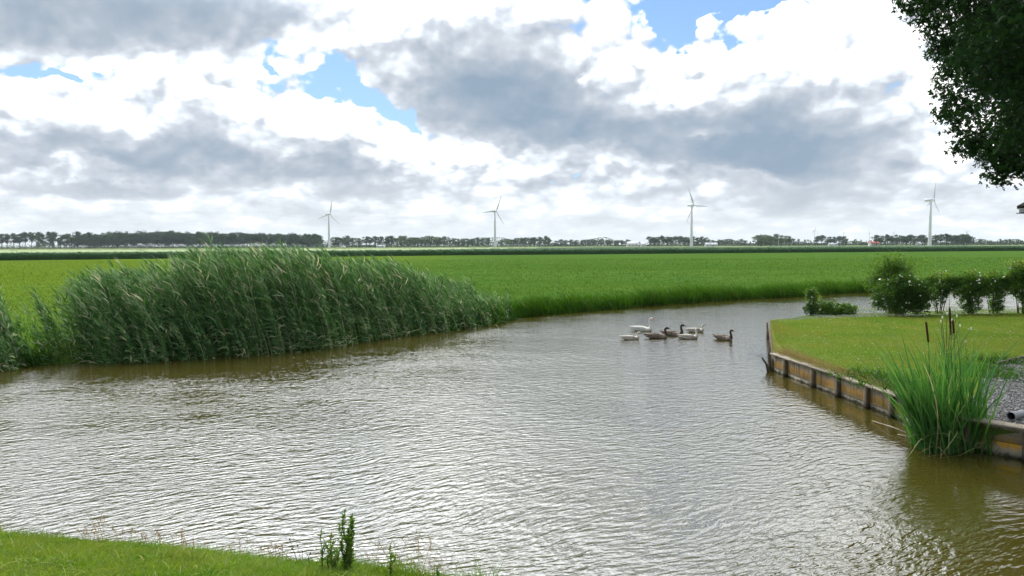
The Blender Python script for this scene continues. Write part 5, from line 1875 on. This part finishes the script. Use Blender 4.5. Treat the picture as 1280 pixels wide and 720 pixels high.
# ------------------------------------------------------------------ far buildings and poles
def building(name, px0, px1, roof_y, dist, eave, ridge, depth, label, cat, wall='wall_pale', roof='roof_pale', windows=3, rz=0.0):
    a, b = at_d(px0, 306, dist), at_d(px1, 306, dist)
    L = b.x - a.x
    t = empty(name, ((a.x + b.x) / 2, dist, .45), label, cat, None, rz)
    q = MB()
    hx, hy = L / 2, depth / 2
    V = [(-hx, -hy, 0), (hx, -hy, 0), (hx, hy, 0), (-hx, hy, 0), (-hx, -hy, eave), (hx, -hy, eave), (hx, hy, eave), (-hx, hy, eave), (-hx, 0, ridge - .1), (hx, 0, ridge - .1)]
    q.add(V, [(0, 1, 5, 4), (1, 2, 6, 5), (2, 3, 7, 6), (3, 0, 4, 7)], [(5, 6, 9), (7, 4, 8)])
    q.build('wall', M[wall], t)
    q = MB()
    o = .35
    V = []
    for s_, z in ((0, 0), (1, .18)):
        V += [(-hx - o, -hy - o, eave - .12 + z), (hx + o, -hy - o, eave - .12 + z), (hx + o, 0, ridge + z), (-hx - o, 0, ridge + z), (hx + o, hy + o, eave - .12 + z), (-hx - o, hy + o, eave - .12 + z)]
    q.add(V, [(0, 1, 2, 3), (3, 2, 4, 5), (6, 7, 8, 9), (9, 8, 10, 11), (0, 1, 7, 6), (4, 5, 11, 10), (1, 2, 8, 7), (2, 4, 10, 8), (3, 0, 6, 9), (5, 3, 9, 11)])
    q.build('roof', M[roof], t)
    for k in range(windows):
        q = MB()
        q.box((-hx + L * (k + .5) / windows, -hy - .02, eave * .52), (min(1.4, L / windows * .5), .10, eave * .36), 0, .02)
        q.build('window', M['window'], t)
    return t


building('shed', 471, 481, 305, 1080, 2.6, 3.4, 8, 'pale flat shed under the loose dark trees between first two turbines', 'shed', windows=2)
building('shed', 427, 431.5, 307, 1080, 1.8, 2.3, 4, 'tiny white hut close to the right of the first turbine', 'hut', windows=1)
building('barn', 784, 797, 303, 1080, 3.4, 7.0, 12, 'large white barn with pale roof between second and third turbines', 'barn', windows=3)
building('shed', 801, 807, 304, 1060, 2.6, 5.6, 8, 'small pale lean-to shed just right of the white barn', 'shed', windows=1)
building('farm_shed', 881.5, 887, 303, 1000, 2.6, 4.8, 8, 'white shed with gable, left one of the pair beyond the third turbine', 'shed', windows=1)
building('farm_shed', 888.5, 896, 303, 1000, 2.6, 4.6, 8, 'longer white shed, right one of the pair beyond the third turbine', 'shed', windows=2)
building('farmhouse', 1087, 1098, 302, 960, 2.8, 5.6, 9, 'low farmhouse with red tiled roof before the right hand trees', 'house', 'wall_pale', 'roof_red', 4)
building('shed', 1036, 1046, 304, 980, 2.4, 3.4, 6, 'low pale shed under the dark row of the tiny turbines', 'shed', windows=2)
building('house', 1146, 1150, 303, 930, 2.8, 4.6, 7, 'tiny white house left of the foot of the rightmost large turbine', 'house', windows=2)


def pole(px, top, dist, label, arm=0.0, group='thin poles on the horizon'):
    p = at_d(px, 306, dist)
    h = (float(horizon(px)) - top) * dist / F_PX + CAM_H - .5
    t = empty('pole', (p.x, dist, .45), label, 'pole', group)
    q = MB()
    q.tube([(0, 0, -.2), (0, 0, h * .5), (0, 0, h)], [.22, .18, .12], 8)
    q.build('shaft', M['pole'], t, True)
    if arm:
        q = MB()
        q.box((-arm * .35, 0, h - .3), (arm, .3, .5), 0, .05)
        q.build('arm', M['pole'], t)


pole(447, 305.0, 1060, 'short pole with a wide crossbar right of the tiny white hut', 7.0)
pole(530, 304.5, 1060, 'left post of the pale frame below the pale trees', 1.5)
pole(536.5, 304.5, 1060, 'right post of the pale frame below the pale trees', 1.5)
pole(973, 292.5, 980, 'tall thin mast standing between the pale tree clumps')
pole(745, 302, 1100, 'small lone pole in the tree line left of the white barn')


# ------------------------------------------------------------------ the swan family
def bird(px, py, yaw, s, kind, label, neck=1.0, look=0.0):
    """a floating swan: body, neck and head are one loft; x is forward"""
    p = at(px, py, 0.0)
    adult = kind == 'adult'
    t = empty('swan' if adult else 'cygnet', (p.x, p.y, 0), label, 'swan' if adult else 'cygnet', None if adult else 'young swans following the white adult', math.radians(yaw), s)
    nk = neck
    path = [(-.62, .20, .012, .010), (-.55, .185, .055, .030), (-.44, .15, .105, .075), (-.28, .115, .165, .13), (-.08, .10, .200, .165), (.12, .10, .195, .165), (.27, .11, .155, .150), (.355, .165, .105, .105),
            (.385, .165 + .10 * nk, .064, .066), (.375, .165 + .21 * nk, .048, .050), (.350, .165 + .31 * nk, .042, .044), (.345, .165 + .40 * nk, .041, .043), (.372, .165 + .475 * nk, .046, .048), (.425, .165 + .50 * nk, .050, .048),
            (.475, .165 + .49 * nk, .040, .038), (.505, .165 + .478 * nk, .022, .022)]
    lo = .66            # the hull floats low
    path = [(a, z * lo if i < 7 else z - .165 * (1 - lo), ry * (.92 if i < 8 else 1), rz * lo if i < 7 else rz) for i, (a, z, ry, rz) in enumerate(path)]
    P = catmull([(a, 0, z, ry, rz) for a, z, ry, rz in path], 4)
    q = MB()
    q.tube(P[:, :3], np.abs(P[:, 3:5]) + .002, 16)
    fe = {'adult': 'white_feather', 'pale': 'cream_feather', 'brown': 'brown_feather'}[kind]
    q.build('body', M[fe], t, True)
    if kind == 'brown':            # darker plumage of the neck and head, drawn over the same path
        q = MB()
        i = int(len(P) * .49)
        q.tube(P[i:, :3], np.abs(P[i:, 3:5]) + .006, 16)
        q.build('neck_plumage', M['brown_neck'], t, True)
    for sgn in (-1, 1):            # folded wings, tips raised over the tail
        q = MB()
        wp = catmull([(.20, sgn * .12, .115, .02, .02), (.10, sgn * .15, .130, .042, .070), (-.12, sgn * .15, .150, .046, .080), (-.34, sgn * .105, .165, .038, .060), (-.52, sgn * .050, .185, .020, .034), (-.66, sgn * .02, .205, .008, .012)], 4)
        q.tube(wp[:, :3], np.abs(wp[:, 3:5]) + .002, 12)
        q.build('wing', M[fe], t, True)
    hz = .165 * lo + .48 * nk
    q = MB()
    q.tube([(.485, 0, hz), (.52, 0, hz - .012), (.565, 0, hz - .030), (.60, 0, hz - .038)], np.array([(.024, .026), (.021, .020), (.019, .012), (.008, .006)]), 10)
    q.build('bill', M['orange_bill' if adult else 'dark_bill'], t, True)
    for sgn in (-1, 1):
        q = MB()
        q.tube([(.440, sgn * .038, hz + .022), (.446, sgn * .046, hz + .022), (.450, sgn * .050, hz + .022)], [.008, .007, .002], 8)
        q.build('eye', M['eye'], t, True)
    return t


bird(803, 413.6, -18, .80, 'adult', 'white adult swan with upright neck and orange bill, behind the young', 1.0)
bird(789, 424.5, 12, .67, 'pale', 'pale cygnet swimming leftmost, in front of the white adult', .50)
bird(822, 422.8, 8, .80, 'brown', 'large dark brown cygnet in the front row, just right of the leftmost pale one', .66)
bird(842, 419.8, -30, .79, 'brown', 'dark brown cygnet set back, in the middle of the group', .80)
bird(870, 415.0, 10, .69, 'pale', 'pale cygnet swimming farthest back, right of the middle', .52)
bird(862, 423.3, 14, .71, 'pale', 'pale cygnet in the front row, in front of the farthest pale one', .74)
bird(905, 424.6, -48, .72, 'brown', 'dark brown cygnet swimming apart at the right end of the family', .74)


# ------------------------------------------------------------------ roofed feeder hanging at the right edge
D = 21.0
c = at_d(1288, 257, D)
k = D / F_PX
t = empty('hanging_feeder', c, 'small dark roofed feeder hanging at the right edge below the tree', 'bird feeder')
q = MB()
w = 11 * k
V = [(-w, -w * .8, 0), (w, -w * .8, 0), (w, w * .8, 0), (-w, w * .8, 0), (0, -w * .8, 6 * k), (0, w * .8, 6 * k)]
V += [(x, y, z - 3.4 * k) for x, y, z in V[:4]]
q.add(V, [(0, 4, 5, 3), (4, 1, 2, 5), (0, 1, 7, 6), (1, 2, 8, 7), (2, 3, 9, 8), (3, 0, 6, 9), (6, 7, 8, 9)], [(0, 1, 4), (2, 3, 5)])
q.build('roof', M['feeder_dark'], t)
q = MB()
q.box((0, 0, -4.0 * k), (w * 1.96, w * 1.5, 1.0 * k), 0, .2 * k)
q.build('trim', M['feeder_pale'], t)
q = MB()
q.box((0, 0, -6.6 * k), (w * 1.7, w * 1.3, 4.0 * k), 0, .3 * k)
q.build('seed_box', M['pipe'], t)
q = MB()
q.box((0, 0, -9.2 * k), (w * 2.1, w * 1.7, 1.0 * k), 0, .2 * k)
q.build('tray', M['feeder_dark'], t)
q = MB()
q.tube([(0, 0, 6 * k), (.03, .05, 1.8), (.08, .10, 3.7)], [.006, .006, .006], 6)
q.build('hanger', M['feeder_dark'], t)


# ------------------------------------------------------------------ the air
hz = MB()
hz.box((0, 2900, 59), (13200, 7200, 121))
hz_m, t, out = new_mat('haze')
pv = t.new('ShaderNodeVolumePrincipled')
pv.inputs['Color'].default_value = (.86, .93, 1.0, 1)
pv.inputs['Density'].default_value = 0.00006
pv.inputs['Anisotropy'].default_value = 0.0
t.l.new(pv.outputs[0], out.inputs['Volume'])
hz_o = hz.build('haze', hz_m)
tag(hz_o, 'faint pale haze in the air over the fields', 'haze', kind='stuff')
